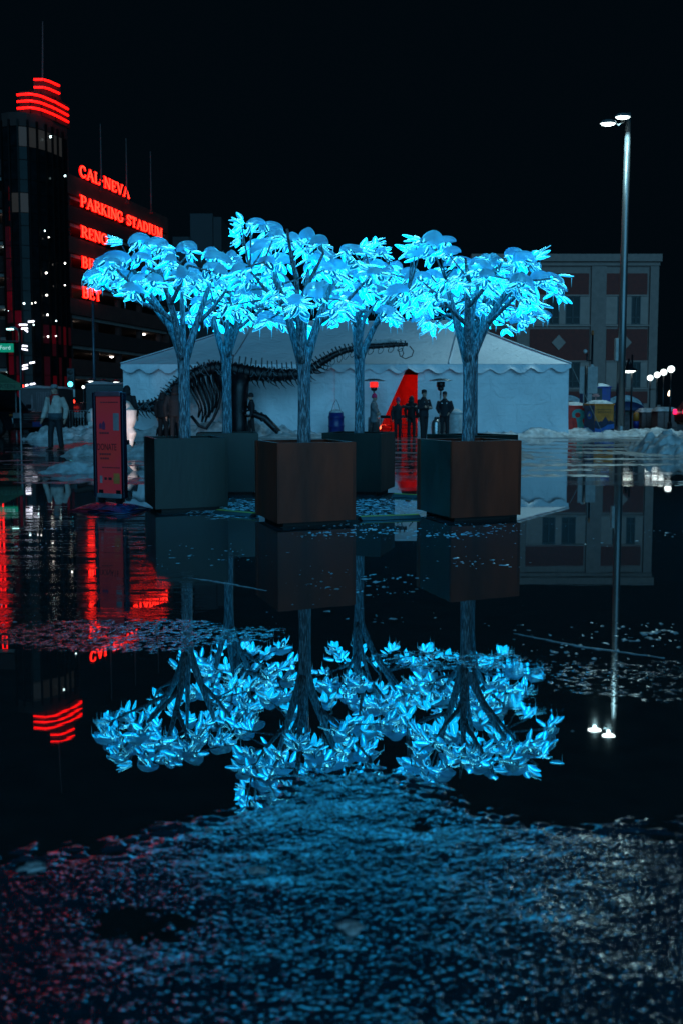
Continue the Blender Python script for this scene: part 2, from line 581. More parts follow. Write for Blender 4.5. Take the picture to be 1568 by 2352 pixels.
# ------------------------------------------------------------------ light trees
def leaf_mat(name, core, edge, s_core, s_edge):
    m = bpy.data.materials.new(name); m.use_nodes = True
    nt = m.node_tree; N = nt.nodes; L = nt.links
    b = N['Principled BSDF']
    tc = N.new('ShaderNodeTexCoord'); sp = N.new('ShaderNodeSeparateXYZ'); L.new(tc.outputs['Object'], sp.inputs[0])
    ab = N.new('ShaderNodeMath'); ab.operation = 'ABSOLUTE'; L.new(sp.outputs[1], ab.inputs[0])
    oi = N.new('ShaderNodeObjectInfo')
    nz = N.new('ShaderNodeTexNoise'); nz.inputs['Scale'].default_value = 28; L.new(tc.outputs['Object'], nz.inputs[0])
    ad = N.new('ShaderNodeMath'); ad.operation = 'MULTIPLY_ADD'; L.new(nz.outputs[0], ad.inputs[0]); ad.inputs[1].default_value = .03
    L.new(ab.outputs[0], ad.inputs[2])
    mr = N.new('ShaderNodeMapRange'); mr.inputs[1].default_value = .008; mr.inputs[2].default_value = .040
    L.new(ad.outputs[0], mr.inputs[0])
    mx = N.new('ShaderNodeMix'); mx.data_type = 'RGBA'
    mx.inputs[6].default_value = (*core, 1); mx.inputs[7].default_value = (*edge, 1)
    L.new(mr.outputs[0], mx.inputs[0])
    st = N.new('ShaderNodeMapRange'); st.inputs[3].default_value = s_core; st.inputs[4].default_value = s_edge
    L.new(mr.outputs[0], st.inputs[0])
    rv = N.new('ShaderNodeMapRange'); rv.inputs[3].default_value = .22; rv.inputs[4].default_value = 1.35
    L.new(oi.outputs['Random'], rv.inputs[0])
    mu = N.new('ShaderNodeMath'); mu.operation = 'MULTIPLY'; L.new(st.outputs[0], mu.inputs[0]); L.new(rv.outputs[0], mu.inputs[1])
    b.inputs['Base Color'].default_value = (.006, .10, .16, 1)
    b.inputs['Roughness'].default_value = .22
    L.new(mx.outputs[2], b.inputs['Emission Color']); L.new(mu.outputs[0], b.inputs['Emission Strength'])
    return m


LEAF_TOP = leaf_mat('leaf_top_glow', (.0, .40, .95), (.0, .15, .48), .75, .12)
LEAF_UNDER = leaf_mat('leaf_under_glow', (.0, .50, 1.0), (.0, .34, 1.0), 13.0, 2.0)
LEAF_MASS_TOP = mat('leaf_mass_top', (.006, .10, .16), .22, emit=(.0, .26, .72), strength=.25)
LEAF_MASS_UNDER = mat('leaf_mass_under', (.006, .10, .16), .22, emit=(.0, .45, 1.0), strength=5.0)
LEAF_RIM = mat('leaf_rim_glow', (.3, .6, .7), .3, emit=(.04, .50, .85), strength=1.3)
LED = mat('led_bar', (.8, .9, 1), .3, emit=(.10, .78, 1.0), strength=20)
ICICLE = mat('icicle_ice_glow', (.75, .88, .95), .12, 0, .1, 9, trans=.35, ior=1.31, emit=(.02, .35, .6), strength=.25)  # emission stands in for leaf light caught in the ice


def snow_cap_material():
    m = bpy.data.materials.new('cap_snow_blue_glow'); m.use_nodes = True
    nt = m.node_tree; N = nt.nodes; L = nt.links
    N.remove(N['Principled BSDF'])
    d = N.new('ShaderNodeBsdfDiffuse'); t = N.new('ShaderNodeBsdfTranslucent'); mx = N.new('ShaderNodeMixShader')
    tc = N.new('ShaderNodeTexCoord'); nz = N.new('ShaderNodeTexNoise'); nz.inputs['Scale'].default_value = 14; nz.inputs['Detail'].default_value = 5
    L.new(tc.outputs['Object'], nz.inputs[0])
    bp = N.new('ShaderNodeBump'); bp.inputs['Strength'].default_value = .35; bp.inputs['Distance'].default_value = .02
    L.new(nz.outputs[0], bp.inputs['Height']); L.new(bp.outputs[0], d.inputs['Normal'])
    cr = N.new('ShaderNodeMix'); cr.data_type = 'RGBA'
    cr.inputs[6].default_value = (.30, .58, .76, 1); cr.inputs[7].default_value = (.52, .78, .92, 1)  # blue of the leaf light is tinted into the white snow colour
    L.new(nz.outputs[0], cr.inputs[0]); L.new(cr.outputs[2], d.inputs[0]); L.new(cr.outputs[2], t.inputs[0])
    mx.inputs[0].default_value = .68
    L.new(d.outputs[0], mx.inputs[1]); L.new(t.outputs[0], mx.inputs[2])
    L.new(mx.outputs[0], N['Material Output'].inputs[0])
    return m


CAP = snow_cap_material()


def bark_material():
    m = bpy.data.materials.new('sculpted_bark'); m.use_nodes = True
    nt = m.node_tree; N = nt.nodes; L = nt.links
    b = N['Principled BSDF']
    tc = N.new('ShaderNodeTexCoord'); mp = N.new('ShaderNodeMapping'); mp.inputs['Scale'].default_value = (1, 1, .16)
    L.new(tc.outputs['Object'], mp.inputs[0])
    n1 = N.new('ShaderNodeTexNoise'); n1.inputs['Scale'].default_value = 60; n1.inputs['Detail'].default_value = 5; n1.inputs['Roughness'].default_value = .7
    L.new(mp.outputs[0], n1.inputs[0])
    cr = N.new('ShaderNodeValToRGB')
    e = cr.color_ramp.elements
    e[0].position = .36; e[0].color = (.012, .014, .018, 1); e[1].position = .66; e[1].color = (.50, .56, .60, 1)
    k = e.new(.5); k.color = (.12, .14, .16, 1)
    L.new(n1.outputs[0], cr.inputs[0]); L.new(cr.outputs[0], b.inputs['Base Color'])
    bp = N.new('ShaderNodeBump'); bp.inputs['Strength'].default_value = 1.0; bp.inputs['Distance'].default_value = .02
    L.new(n1.outputs[0], bp.inputs['Height']); L.new(bp.outputs[0], b.inputs['Normal'])
    b.inputs['Roughness'].default_value = .38
    return m


BARK = bark_material()


def leaf_mesh(seed):
    """acrylic pod leaf along +x: curved blade with a rim and a row of light bars along the midrib"""
    r = random.Random(seed)
    Lg = r.uniform(.130, .165); W = r.uniform(.029, .037); droop = r.uniform(.018, .060); cup = r.uniform(.012, .022)
    b = MB(); n = 7
    def P(t, s, off):
        w = W * (math.sin(PI * t) ** .75) * (1 - .25 * (t - .5)) + .0015
        y = w * s
        z = -droop * t * t * 1.6 - cup * s * s * math.sin(PI * t) + off
        return (Lg * t, y, z)
    for off, mi in ((.0022, 0), (-.0022, 1)):
        b.mi = mi
        b.grid(lambda u, v, o=off: P(u, v * 2 - 1, o), n, 2)
    b.mi = 2
    for sgn in (-1, 1):
        vs = []
        for i in range(n + 1):
            t = i / n
            a = P(t, sgn, .0040); c = P(t, sgn, -.0040)
            vs += [a, (c[0], c[1], c[2])]
            vs[-2] = (a[0], a[1] + sgn * .0015, a[2]); vs[-1] = (c[0], c[1] + sgn * .0015, c[2])
        b.add(vs, [(2 * i, 2 * i + 2, 2 * i + 3, 2 * i + 1) for i in range(n)])
    b.mi = 3
    for k in range(6):
        t = .20 + .105 * k
        for off in (.0034, -.0034):
            x, _, z = P(t, 0, off)
            hw = .0026; hl = .0052
            b.add([(x - hw, -hl, z), (x + hw, -hl, z), (x + hw, hl, z), (x - hw, hl, z)], [(0, 1, 2, 3)])
    me = bpy.data.meshes.new('leaf')
    me.from_pydata(b.v, [], b.f)
    for m in (LEAF_TOP, LEAF_UNDER, LEAF_RIM, LED): me.materials.append(m)
    me.polygons.foreach_set('material_index', b.m)
    me.polygons.foreach_set('use_smooth', [True] * len(b.f))
    me.update()
    return me


LEAVES = [leaf_mesh(k) for k in range(5)]


def cap_mesh(seed):
    r = random.Random(seed); b = MB()
    lobes = [(0, 0, 1.0)] + ([(r.uniform(.5, .8), r.uniform(-.2, .2), r.uniform(.7, .95))] if r.random() < .65 else [])
    ph = r.uniform(0, 9)
    n, mm = 18, 7
    vs = []
    R = .105
    for j in range(mm + 1):
        t = j / mm * PI * .56
        for i in range(n):
            a = 2 * PI * i / n
            best = 0
            d = Vector((math.cos(a), math.sin(a)))
            ext = 1.0
            for lx, ly, lr in lobes[1:]:
                c = max(0, d.dot(Vector((lx, ly)).normalized()))
                ext += .8 * lx * c ** 2
            k = ext * (1 + .16 * math.sin(3 * a + ph) + .10 * math.sin(5 * a + 2 * ph))
            st = math.sin(t)
            zz = math.cos(t) * (1 + .12 * math.sin(2 * a + ph) * st)
            vs.append((R * k * st * math.cos(a), R * k * st * math.sin(a) * .85, R * (.86 * zz - .30 * st * st * (k - 1) - .03)))
    top = len(vs); vs.append((0, 0, R * .86))
    fs = []
    for j in range(1, mm):
        for i in range(n):
            i2 = (i + 1) % n
            fs.append((j * n + i, (j + 1) * n + i, (j + 1) * n + i2, j * n + i2))
    for i in range(n): fs.append((top, n + i, n + (i + 1) % n))
    o = {}
    used = sorted({i for f in fs for i in f}); mp = {q: k for k, q in enumerate(used)}
    me = bpy.data.meshes.new('snow_cap')
    me.from_pydata([vs[q] for q in used], [], [tuple(mp[i] for i in f) for f in fs])
    me.polygons.foreach_set('use_smooth', [True] * len(fs))
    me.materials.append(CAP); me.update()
    return me


CAPS = [cap_mesh(k) for k in range(7)]


def bez(a, b, c, n=7):
    return [a * (1 - t) ** 2 + b * 2 * t * (1 - t) + c * t * t for t in (i / n for i in range(n + 1))]


def light_tree(key, label, seed, R, zl, zt, zf, cx=0, cy=0, tufts=(), ntip=46, lean=(0, 0), thick=1.0, az0=0.0, extra=()):
    x, y, _, _ = PLANTERS[key]
    r = random.Random(seed)
    T = thing('light_tree', label, 'light tree', (x, y, .78), 0, 'six light trees in steel planters')
    Z0 = .78
    fork = Vector((lean[0], lean[1], zf - Z0))
    # trunk
    tr = MB(); n = 12; pts = [Vector((lean[0] * t * t, lean[1] * t * t, (zf - Z0 + .06) * t)) for t in (i / 12 for i in range(13))]
    rr = [.074 * thick * (1.08 - .14 * math.sin(PI * i / 12) + (.16 * max(0, (i - 8) / 4) ** 1.5) + r.uniform(-.02, .02)) for i in range(13)]
    tr.tube(pts, [q * .92 for q in rr], n)
    tr.v = [(p[0] * (1 + .07 * math.sin(5 * math.atan2(p[1], p[0] + 1e-9) + p[2] * 3)), p[1] * (1 + .07 * math.cos(4 * math.atan2(p[1], p[0] + 1e-9) - p[2] * 2)), p[2]) for p in tr.v]
    tr.build('trunk', BARK, T, True)
    C = Vector((cx, cy, 0))
    nodes = []
    azs = [az0 + k * 2 * PI / 3 + r.uniform(-.25, .25) for k in range(3)]
    zm = zl + .30 * (zt - zl) - Z0
    for az in azs:
        d = Vector((math.cos(az), math.sin(az), 0))
        e = C * .8 + d * R * .42 + Vector((0, 0, zm + r.uniform(.02, .22)))
        main = bez(fork + Vector((d.x * .02, d.y * .02, -.10)), fork + d * .17 + Vector((0, 0, .34)), e, 9)
        lb = MB(); lb.tube(main, [(.056 - .033 * i / 9) * thick for i in range(10)], 8)
        for sgn in (-1, 0, 1):
            a2 = az + sgn * r.uniform(.45, .8)
            d2 = Vector((math.cos(a2), math.sin(a2), 0))
            st = main[4 + (sgn + 1)] if sgn else main[-1]
            rz = r.uniform(-.12, .30) + (.2 if sgn == 0 else 0)
            e2 = C + d2 * R * r.uniform(.62, .8) + Vector((0, 0, zm + rz))
            mid = (st + e2) / 2 + Vector((0, 0, r.uniform(-.10, .02)))
            sec = bez(st, mid, e2, 7)
            lb.tube(sec, [(.030 - .018 * i / 7) * thick for i in range(8)], 7)
            nodes += sec[2:]
        nodes += main[4:]
        lb.build('limb', BARK, T, True)
    # one upright leader
    d = Vector((math.cos(az0 + 1), math.sin(az0 + 1), 0))
    e = C + d * R * .2 + Vector((0, 0, zt - Z0 - .22))
    led = bez(fork, fork + Vector((0, 0, .4)), e, 8)
    lb = MB(); lb.tube(led, [(.042 - .028 * i / 8) * thick for i in range(9)], 8); lb.build('limb', BARK, T, True)
    nodes += led[4:]
    # twig ends, spread through a dome
    tips = []
    ntip = ntip - len(extra) - len(tufts)
    for i in range(ntip):
        q = math.sqrt((i + .6) / ntip); a = i * 2.39996 + seed
        rad_ = R * q * r.uniform(.92, 1.06)
        up = (zt - .10) - (zt - zl) * .52 * q ** 2.2
        lay = r.random()
        zz = up - (lay ** 1.5) * (.30 + .18 * q) * (zt - zl)
        if q > .55 and r.random() < .28: zz = zl + r.uniform(.02, .2)
        if key == 'C' and rad_ * math.cos(a) < -.45: zz = max(zz, 2.66 + .1 * lay)
        tips.append((C + Vector((rad_ * math.cos(a), rad_ * math.sin(a), zz - Z0)), a, False))
    for (tx, ty, tz) in extra:
        tips.append((Vector((tx, ty, tz - Z0)), math.atan2(ty - cy, tx - cx), False))
    for (tx, ty, tz) in tufts:
        tips.append((Vector((tx, ty, tz - Z0)), math.atan2(ty - cy, tx - cx), True))
    ic = MB()
    todo = []
    for p, a, tuft in tips:
        best = min(nodes, key=lambda q: (q - p).length + (1.0 if q.z > p.z + .12 else 0))
        mid = (best + p) / 2 + Vector((0, 0, r.uniform(-.05, .03)))
        tw = MB(); tw.tube(bez(best, mid, p, 5), [.013 - .0014 * i for i in range(6)], 5); tw.build('twig', BARK, T, True)
        k = 9 if tuft else 8
        for j in range(k):
            yaw = a + (j - (k - 1) / 2) * (2 * PI / k) * .62 + r.uniform(-.45, .45)
            back = r.uniform(-.02, .15) if not tuft else r.uniform(0, .05)
            if tuft:
                pit = rad(r.uniform(-12, 50)); yaw = a + r.uniform(-1.1, 1.1)
            else:
                pit = rad(r.uniform(-36, 14))
            M = Matrix.Translation(p + Vector((math.cos(yaw) * .018 - math.cos(a) * back, math.sin(yaw) * .018 - math.sin(a) * back, r.uniform(-.055, .04)))) @ Matrix.Rotation(yaw, 4, 'Z') @ Matrix.Rotation(-pit, 4, 'Y') @ Matrix.Rotation(r.uniform(-.5, .5), 4, 'X')
            s = r.uniform(.8, 1.12)
            todo.append((p.y + .18 * math.sin(yaw), M @ Matrix.Scale(s, 4), r.randrange(5)))
            if not tuft and r.random() < .42:
                tip = M @ Vector((.14 * s, 0, -.05 * s)); ln = r.uniform(.03, .12)
                ic.tube([tip, tip - Vector((0, 0, ln * .5)), tip - Vector((0, 0, ln))], [.0042, .003, .0008], 5)
        hi = (p.z + Z0 - zl) / (zt - zl)
        if not tuft and r.random() < (.97 if hi > .40 else .5):
            s = r.uniform(.72, 1.12)
            M = Matrix.Translation(p + Vector((-math.cos(a) * .05, -math.sin(a) * .05, .008))) @ Matrix.Rotation(a + r.uniform(-.6, .6), 4, 'Z') @ Matrix.Rotation(r.uniform(-.1, .25), 4, 'Y') @ Matrix.Diagonal((s * 1.15, s, s * r.uniform(.9, 1.2), 1))
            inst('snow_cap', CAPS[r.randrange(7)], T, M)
    tag(ic.build('icicles', ICICLE, T, True), kind='stuff')
    todo.sort(key=lambda q: q[0])
    for _, M, k in todo[:298]: inst('leaf', LEAVES[k], T, M)
    mass = MB()
    for _, M, k in todo[298:]:
        me = LEAVES[k]; o = len(mass.v)
        mass.v += [tuple(M @ v.co) for v in me.vertices]
        for q in me.polygons: mass.f.append(tuple(i + o for i in q.vertices)); mass.m.append(q.material_index)
    if mass.f:
        me = bpy.data.meshes.new('leaf_mass'); me.from_pydata(mass.v, [], mass.f)
        for m in (LEAF_MASS_TOP, LEAF_MASS_UNDER, LEAF_RIM, LED): me.materials.append(m)
        me.polygons.foreach_set('material_index', mass.m); me.polygons.foreach_set('use_smooth', [True] * len(mass.f)); me.update()
        o = inst('leaf_mass', me, T); tag(o, kind='stuff')
    return T


light_tree('A', 'tallest glowing blue tree, in the front centre planter', 11, .90, 2.14, 3.04, 1.76, .05, 0,
           [(-.62, -.12, 3.06), (-.66, .05, 2.96), (.62, -.25, 2.80)], az0=.5, extra=[(-.52, -.16, 3.04), (-.38, .1, 3.04), (-.55, .05, 2.86), (-.28, -.25, 2.92)])
light_tree('B', 'glowing blue tree in the right planter, in front of the hotel', 23, 1.0, 2.26, 2.98, 1.80, .10, 0,
           [(-.58, -.1, 2.96), (.66, -.2, 2.80), (-.62, .1, 2.88)], az0=.2, extra=[(-.46, -.15, 2.96), (-.32, .1, 2.98), (.5, -.1, 2.82), (-.55, 0, 2.84), (.56, -.25, 2.74)])
light_tree('C', 'glowing blue tree at the left, its crown reaching over the red letters', 35, 1.08, 2.34, 3.14, 1.86, -.10, 0,
           [(-.70, -.1, 3.10)], az0=.4, extra=[(-.52, -.1, 3.12), (-.36, .2, 3.12), (-.98, -.1, 2.76), (-1.05, .1, 2.80), (-.8, -.2, 2.86)])
light_tree('D', 'glowing blue tree behind the left one, above the skeleton', 47, .90, 2.40, 3.30, 1.98, .15, .05,
           [(-.1, 0, 3.30)], az0=.9, extra=[(-.2, -.2, 3.28), (.1, -.2, 3.24)])
light_tree('E', 'glowing blue tree rising from the rear middle planter', 59, .94, 2.46, 3.36, 1.98, .22, .05,
           [(.20, -.25, 3.42), (.3, 0, 3.40)], az0=.1, extra=[(.08, -.25, 3.34), (.30, -.3, 3.30)])
light_tree('F', 'glowing blue tree mostly hidden behind the right tree', 61, .88, 2.28, 3.05, 2.05, .05, .1, [(-.35, .3, 3.0)], az0=.8)

# ------------------------------------------------------------------ marquee tent
def tent_cloth(name, col, grid=True):
    m = bpy.data.materials.new(name); m.use_nodes = True
    nt = m.node_tree; N = nt.nodes; L = nt.links
    b = N['Principled BSDF']
    tc = N.new('ShaderNodeTexCoord')
    n1 = N.new('ShaderNodeTexNoise'); n1.inputs['Scale'].default_value = .9; n1.inputs['Detail'].default_value = 5
    L.new(tc.outputs['Object'], n1.inputs[0])
    mx = N.new('ShaderNodeMix'); mx.data_type = 'RGBA'
    mx.inputs[6].default_value = (col[0] * .72, col[1] * .74, col[2] * .76, 1); mx.inputs[7].default_value = (*col, 1)
    L.new(n1.outputs[0], mx.inputs[0]); L.new(mx.outputs[2], b.inputs['Base Color'])
    b.inputs['Roughness'].default_value = .42
    h = n1.outputs[0]
    n2 = N.new('ShaderNodeTexNoise'); n2.inputs['Scale'].default_value = 2.2; n2.inputs['Detail'].default_value = 6; n2.inputs['Distortion'].default_value = 1.2
    L.new(tc.outputs['Object'], n2.inputs[0])
    bp = N.new('ShaderNodeBump'); bp.inputs['Strength'].default_value = .8; bp.inputs['Distance'].default_value = .09
    L.new(n2.outputs[0], bp.inputs['Height'])
    out = bp.outputs[0]
    if grid:       # fold creases left by packing
        mp = N.new('ShaderNodeMapping'); mp.inputs['Rotation'].default_value = (PI / 2, 0, 0)
        L.new(tc.outputs['Object'], mp.inputs[0])
        br = N.new('ShaderNodeTexBrick')
        br.inputs['Scale'].default_value = 1.0; br.inputs['Mortar Size'].default_value = .022; br.inputs['Mortar Smooth'].default_value = 1.0
        br.inputs['Brick Width'].default_value = .62; br.inputs['Row Height'].default_value = .44; br.offset = .06; br.offset_frequency = 3
        L.new(mp.outputs[0], br.inputs[0])
        b2 = N.new('ShaderNodeBump'); b2.inputs['Strength'].default_value = .28; b2.inputs['Distance'].default_value = .03
        L.new(br.outputs['Fac'], b2.inputs['Height']); L.new(out, b2.inputs['Normal']); out = b2.outputs[0]
    L.new(out, b.inputs['Normal'])
    return m


WALLC = tent_cloth('tent_wall_vinyl', (.80, .84, .88))
ROOFC = tent_cloth('tent_roof_vinyl', (.74, .80, .86), False)
YT = 35.0
EAVE = 2.98
XL, XR = at(283, 838, YT).x, at(1306, 838, YT).x
YB = 47.0
PL, PR = Vector((at(585, 733, 41).x, 41, 5.35)), Vector((at(1055, 733, 41).x, 41, 5.35))
tent = thing('marquee_tent', 'large white hip roofed event tent behind the light trees', 'tent', (0, YT, 0))
off = Vector((0, -YT, 0))


def quadpanel(name, a, b, c, d, m, nu=24, nv=10, sag=.10, seed=0, wr=.03):
    a, b, c, d = (Vector(p) + off for p in (a, b, c, d))
    nrm = (b - a).cross(d - a).normalized()
    if nrm.z < -.01 or (abs(nrm.z) < .01 and nrm.y > 0): nrm = -nrm
    def f(u, v):
        p = (a * (1 - u) + b * u) * (1 - v) + (d * (1 - u) + c * u) * v
        w = wr * (float(fbm(np.array(u * 9.0 + seed), np.array(v * 3.0), 3, seed)) - .5) * 2 * math.sin(PI * min(1, max(0, u))) ** .3
        k = -sag * math.sin(PI * v) * 1.0 + w * min(1, v * 8, (1 - v) * 8 + .1)
        return p + nrm * k
    g = MB(); g.grid(f, nu, nv)
    return g.build(name, m, tent, True)


eFL, eFR = Vector((XL - .06, YT - .10, EAVE)), Vector((XR + .06, YT - .10, EAVE))
eBL, eBR = Vector((XL - .06, YB, EAVE)), Vector((XR + .06, YB, EAVE))
sx1 = at(526, 838, YT).x; sx2 = at(1029, 838, YT).x
s1b, s2b = Vector((sx1, YT - .10, EAVE)), Vector((sx2, YT - .10, EAVE))
quadpanel('roof_panel', eFL, s1b, PL, PL, ROOFC, 18, 10, .08, 1)
quadpanel('roof_panel', s1b, s2b, PR, PL, ROOFC, 40, 14, .12, 2)
quadpanel('roof_panel', s2b, eFR, PR, PR, ROOFC, 18, 10, .08, 3)
quadpanel('roof_panel', eFL, eBL, PL, PL, ROOFC, 8, 6, .05, 4)
quadpanel('roof_panel', eFR, eBR, PR, PR, ROOFC, 8, 6, .05, 5)
quadpanel('roof_panel', eBL, eBR, PR, PL, ROOFC, 12, 6, .05, 6)
for a, b in ((s1b, PL), (s2b, PR), (eFL, PL), (eFR, PR), (PL, PR)):
    b_ = MB(); p = [(a * (1 - t) + b * t) + off + Vector((0, -.035, .035 - .05 * math.sin(PI * t))) for t in (i / 8 for i in range(9))]
    b_.tube(p, .028, 6); b_.build('seam', ROOFC, tent, True)

# scalloped valance
def valance(x0, x1, n, seed):
    g = MB(); step = (x1 - x0) / n; k = 6
    r = random.Random(seed); fl = [r.uniform(0, .16) for _ in range(n + 1)]
    def f(u, v):
        x = x0 + (x1 - x0) * u
        s = (x - x0) / step; i = min(n - 1, int(s)); q = s - i
        dep = .36 - .19 * abs(math.cos(PI * q)) ** 3 + .03 * math.sin(i * 7.3)
        out = .03 + (fl[i] * (1 - q) + fl[i + 1] * q) * v * .8 + .02 * math.sin(s * 5)
        return (x, -.13 - out * v, EAVE - .01 - dep * v)
    g.grid(f, n * k, 4)
    return g.build('valance', ROOFC, tent, True)


valance(XL - .05, at(935, 840, YT).x, 15, 1)
valance(at(935, 840, YT).x, at(1029, 840, YT).x, 2, 2)
valance(at(1029, 840, YT).x, XR + .05, 6, 3)

DX0, DX1 = at(862, 900, YT).x, at(958, 900, YT).x   # doorway: left foot of the flap, right jamb
DXT = at(936, 850, YT).x


def wall(name, x0, x1, seed, y=0.0, fold=.10, bulge=.0):
    g = MB()
    def f(u, v):
        x = x0 + (x1 - x0) * u; z = (EAVE - .05) * v
        d = fold * (float(fbm(np.array(x * 1.6 + seed), np.array(z * .5), 3, seed)) - .5) * 2
        d += .03 * math.sin(x * 5.2 + 2 * math.sin(z)) * (1 - v) - .12 * (1 - v) ** 3 - bulge * math.sin(PI * u) * (1 - v)
        return (x, y + d, z)
    g.grid(f, max(8, int((x1 - x0) * 7)), 22)
    return g.build(name, WALLC, tent, True)


wx = [XL, at(545, 900, YT).x, at(768, 900, YT).x]
wall('side_wall', wx[0], wx[1], 1)
wall('side_wall', wx[1] + .01, wx[2], 2)
wall('side_wall', DX1, at(1090, 900, YT).x, 4, .02, .08)
wall('side_wall', at(1090, 900, YT).x + .01, XR, 5, 0)
# left door flap: its free edge is drawn aside towards the ground
g = MB()
def flap(u, v):
    z = (EAVE - .05) * v
    xr = DX0 + (DXT - DX0) * v
    x = wx[2] + .01 + (xr - wx[2]) * u
    d = .10 * math.sin(u * 9 + v * 6) * u - .10 * u * (1 - v)
    return (x, -.03 + d, z)
g.grid(flap, 22, 22); g.build('door_flap', WALLC, tent, True)
for s, x in ((0, XL), (1, XR)):
    g = MB(); g.grid(lambda u, v, x=x: (x + .04 * math.sin(u * 20), (YB - YT) * u, (EAVE - .05) * v), 14, 6); g.build('side_wall', WALLC, tent, True)
g = MB(); g.grid(lambda u, v: (XL + (XR - XL) * u, YB - YT, EAVE * v), 8, 3); g.build('back_wall', WALLC, tent)
POLE = mat('tent_pole_metal', (.25, .27, .28), .4, .8)
for x in (XL + .08, wx[1], wx[2], DX1 + .05, at(1180, 900, YT).x, XR - .08):
    b = MB(); b.tube([(x, .16, 0), (x, .16, EAVE - .08)], .035, 8); b.build('pole', POLE, tent)
# guy rope at the right corner
b = MB(); b.tube([Vector((XR + .1, -.1, EAVE - .15)), Vector((XR + 1.25, -.7, .1))], .012, 5); b.build('guy_rope', mat('rope', (.2, .22, .22), .9), tent)
# red room seen through the doorway
REDC = mat('red_curtain', (.55, .03, .02), .7, 0, .3, 2, .3, 6)
g = MB(); g.grid(lambda u, v: (-1.5 + 9 * u, 4.2 + .09 * math.sin(u * 60), 2.7 * v), 90, 6); g.build('inner_curtain', REDC, tent, True)
for k, (lx, ly, lz, en) in enumerate(((DX0 + .35, 1.7, .7, 60), (DX1 + 1.2, 2.6, 2.2, 45))):
    li = bpy.data.lights.new('red_tent_lamp', 'POINT'); li.energy = en; li.color = (1, .05, .02); li.shadow_soft_size = .25
    lo = bpy.data.objects.new('red_tent_lamp', li); COL.objects.link(lo); lo.location = (lx, YT + ly, lz)
LAMPR = mat('red_lamp_glow', (.8, .1, .05), .4, emit=(1, .10, .04), strength=6)
b = MB(); b.lathe([(.02, -.12), (.10, -.10), (.13, 0), (.10, .1), (.02, .12)], 12, (DX0 + .16, YT + 1.0, .35))
l = thing('floor_lamp', 'low red lamp glowing inside the tent doorway', 'lamp', (0, 0, 0))
b.build('bulb', LAMPR, l, True)
b = MB(); b.lathe([(.10, 0), (.10, .03), (.02, .05), (.02, .26)], 12, (DX0 + .16, YT + 1.0, 0)); b.build('stand', POLE, l)

# ------------------------------------------------------------------ snow banks
def bank(name, x0, x1, y0, y1, hmax, seed, label, d=.06, shape=None, m=None, rough=1.0):
    def f(X, Y):
        u = (X - x0) / (x1 - x0) * 2 - 1; v = (Y - y0) / (y1 - y0) * 2 - 1
        env = np.clip(1 - u ** 4, 0, 1) * np.clip(1 - v ** 2, 0, 1)
        if shape is not None: env = env * shape(X, Y)
        big = fbm(X * 1.1, Y * 1.1, 3, seed); sm = fbm(X * 4.5, Y * 4.5, 4, seed + 3)
        return hmax * (env * (.30 + 1.0 * big) + rough * (.62 * (sm - .5)) * np.minimum(1, env * 3) - .16)
    return heightfield(name, x0, x1, y0, y1, d, d, f, m or SNOW, label)


bank('snow_bank', -10.5, 0.2, 33.7, 35.3, .62, 1, 'snow bank along the foot of the tent behind the skeleton')
bank('snow_bank', 4.1, 9.6, 33.6, 35.4, .42, 2, 'snow bank along the tent wall right of the doorway')
bank('snow_bank', 8.6, 15.2, 34.0, 37.9, .36, 3, 'snow heap round the lamp post foot and painted boxes', shape=lambda X, Y: np.clip(1.2 - np.abs(Y - 36.2) * .35, .3, 1))
bank('snow_bank', -7.0, -4.0, 20.2, 21.6, .46, 4, 'snow ridge behind the red donation sign', .035)
bank('snow_bank', -5.6, -3.9, 15.0, 16.1, .26, 5, 'low slush heap in the puddle left of the donation sign', .03)
bank('snow_bank', -12.0, -7.9, 30.5, 33.0, .70, 6, 'snow bank behind the person in the pale coat', .07)
bank('snow_bank', 7.7, 12.5, 20.3, 24.0, .85, 7, 'snow pile at the right edge of the plaza', .035)
bank('snow_bank', 10.0, 30.0, 56.0, 62.0, .9, 8, 'dark dirty snow berm beyond the lamp post', .2, m=mat('dirty_snow', (.10, .10, .11), .8, 0, .5, 3, .6, 12))
bank('snow_bank', -3.3, 0.6, 32.0, 33.3, .22, 10, 'shallow snow in front of the skeleton feet', .06)
# thin slush film over the far paving
def film(X, Y):
    a = fbm(X * .5, Y * 1.5, 4, 201); g = fbm(X * 7, Y * 9, 2, 207)
    return .06 * (a - .56 - .10 * ss(26, 14, Y)) + .028 * (g - .55)
heightfield('slush_film', -9, 13, 12.5, 33.5, .085, .085, film, mat('grey_slush', (.16, .19, .21), .35, 0, .5, 6, .5, 40), 'thin grey slush streaks on the wet paving before the tent')

# ------------------------------------------------------------------ street lamp
LY = 37.6
lamp = thing('street_lamp', 'tall steel lamp post with two bright heads by the tent corner', 'street lamp', (at(1422, 997, LY).x, LY, 0))
GALV = mat('galvanised_steel', (.15, .17, .18), .36, .8, .2, 3, .1, 20, stretch=(1, 1, .2))
b = MB(); b.tube([(0, 0, .05), (0, 0, 5), (.02, 0, 10), (.04, 0, 14.0)], [.20, .175, .145, .115], 14); b.build('pole', GALV, lamp, True)
b = MB(); b.lathe([(.30, 0), (.30, .06), (.22, .10), (.21, .35)], 14); b.build('base', GALV, lamp)
b = MB(); b.box((-.24, -.02, 3.75), (.14, .22, 1.0)); b.build('control_box', mat('grey_box', (.25, .3, .32), .5), lamp, bevel=.02)
LAMPW = mat('lamp_lens', (.9, .95, 1), .3, emit=(.80, 1.0, .98), strength=16)
hp = [at(1395, 284, 36.4), at(1429, 269, 37.0)]
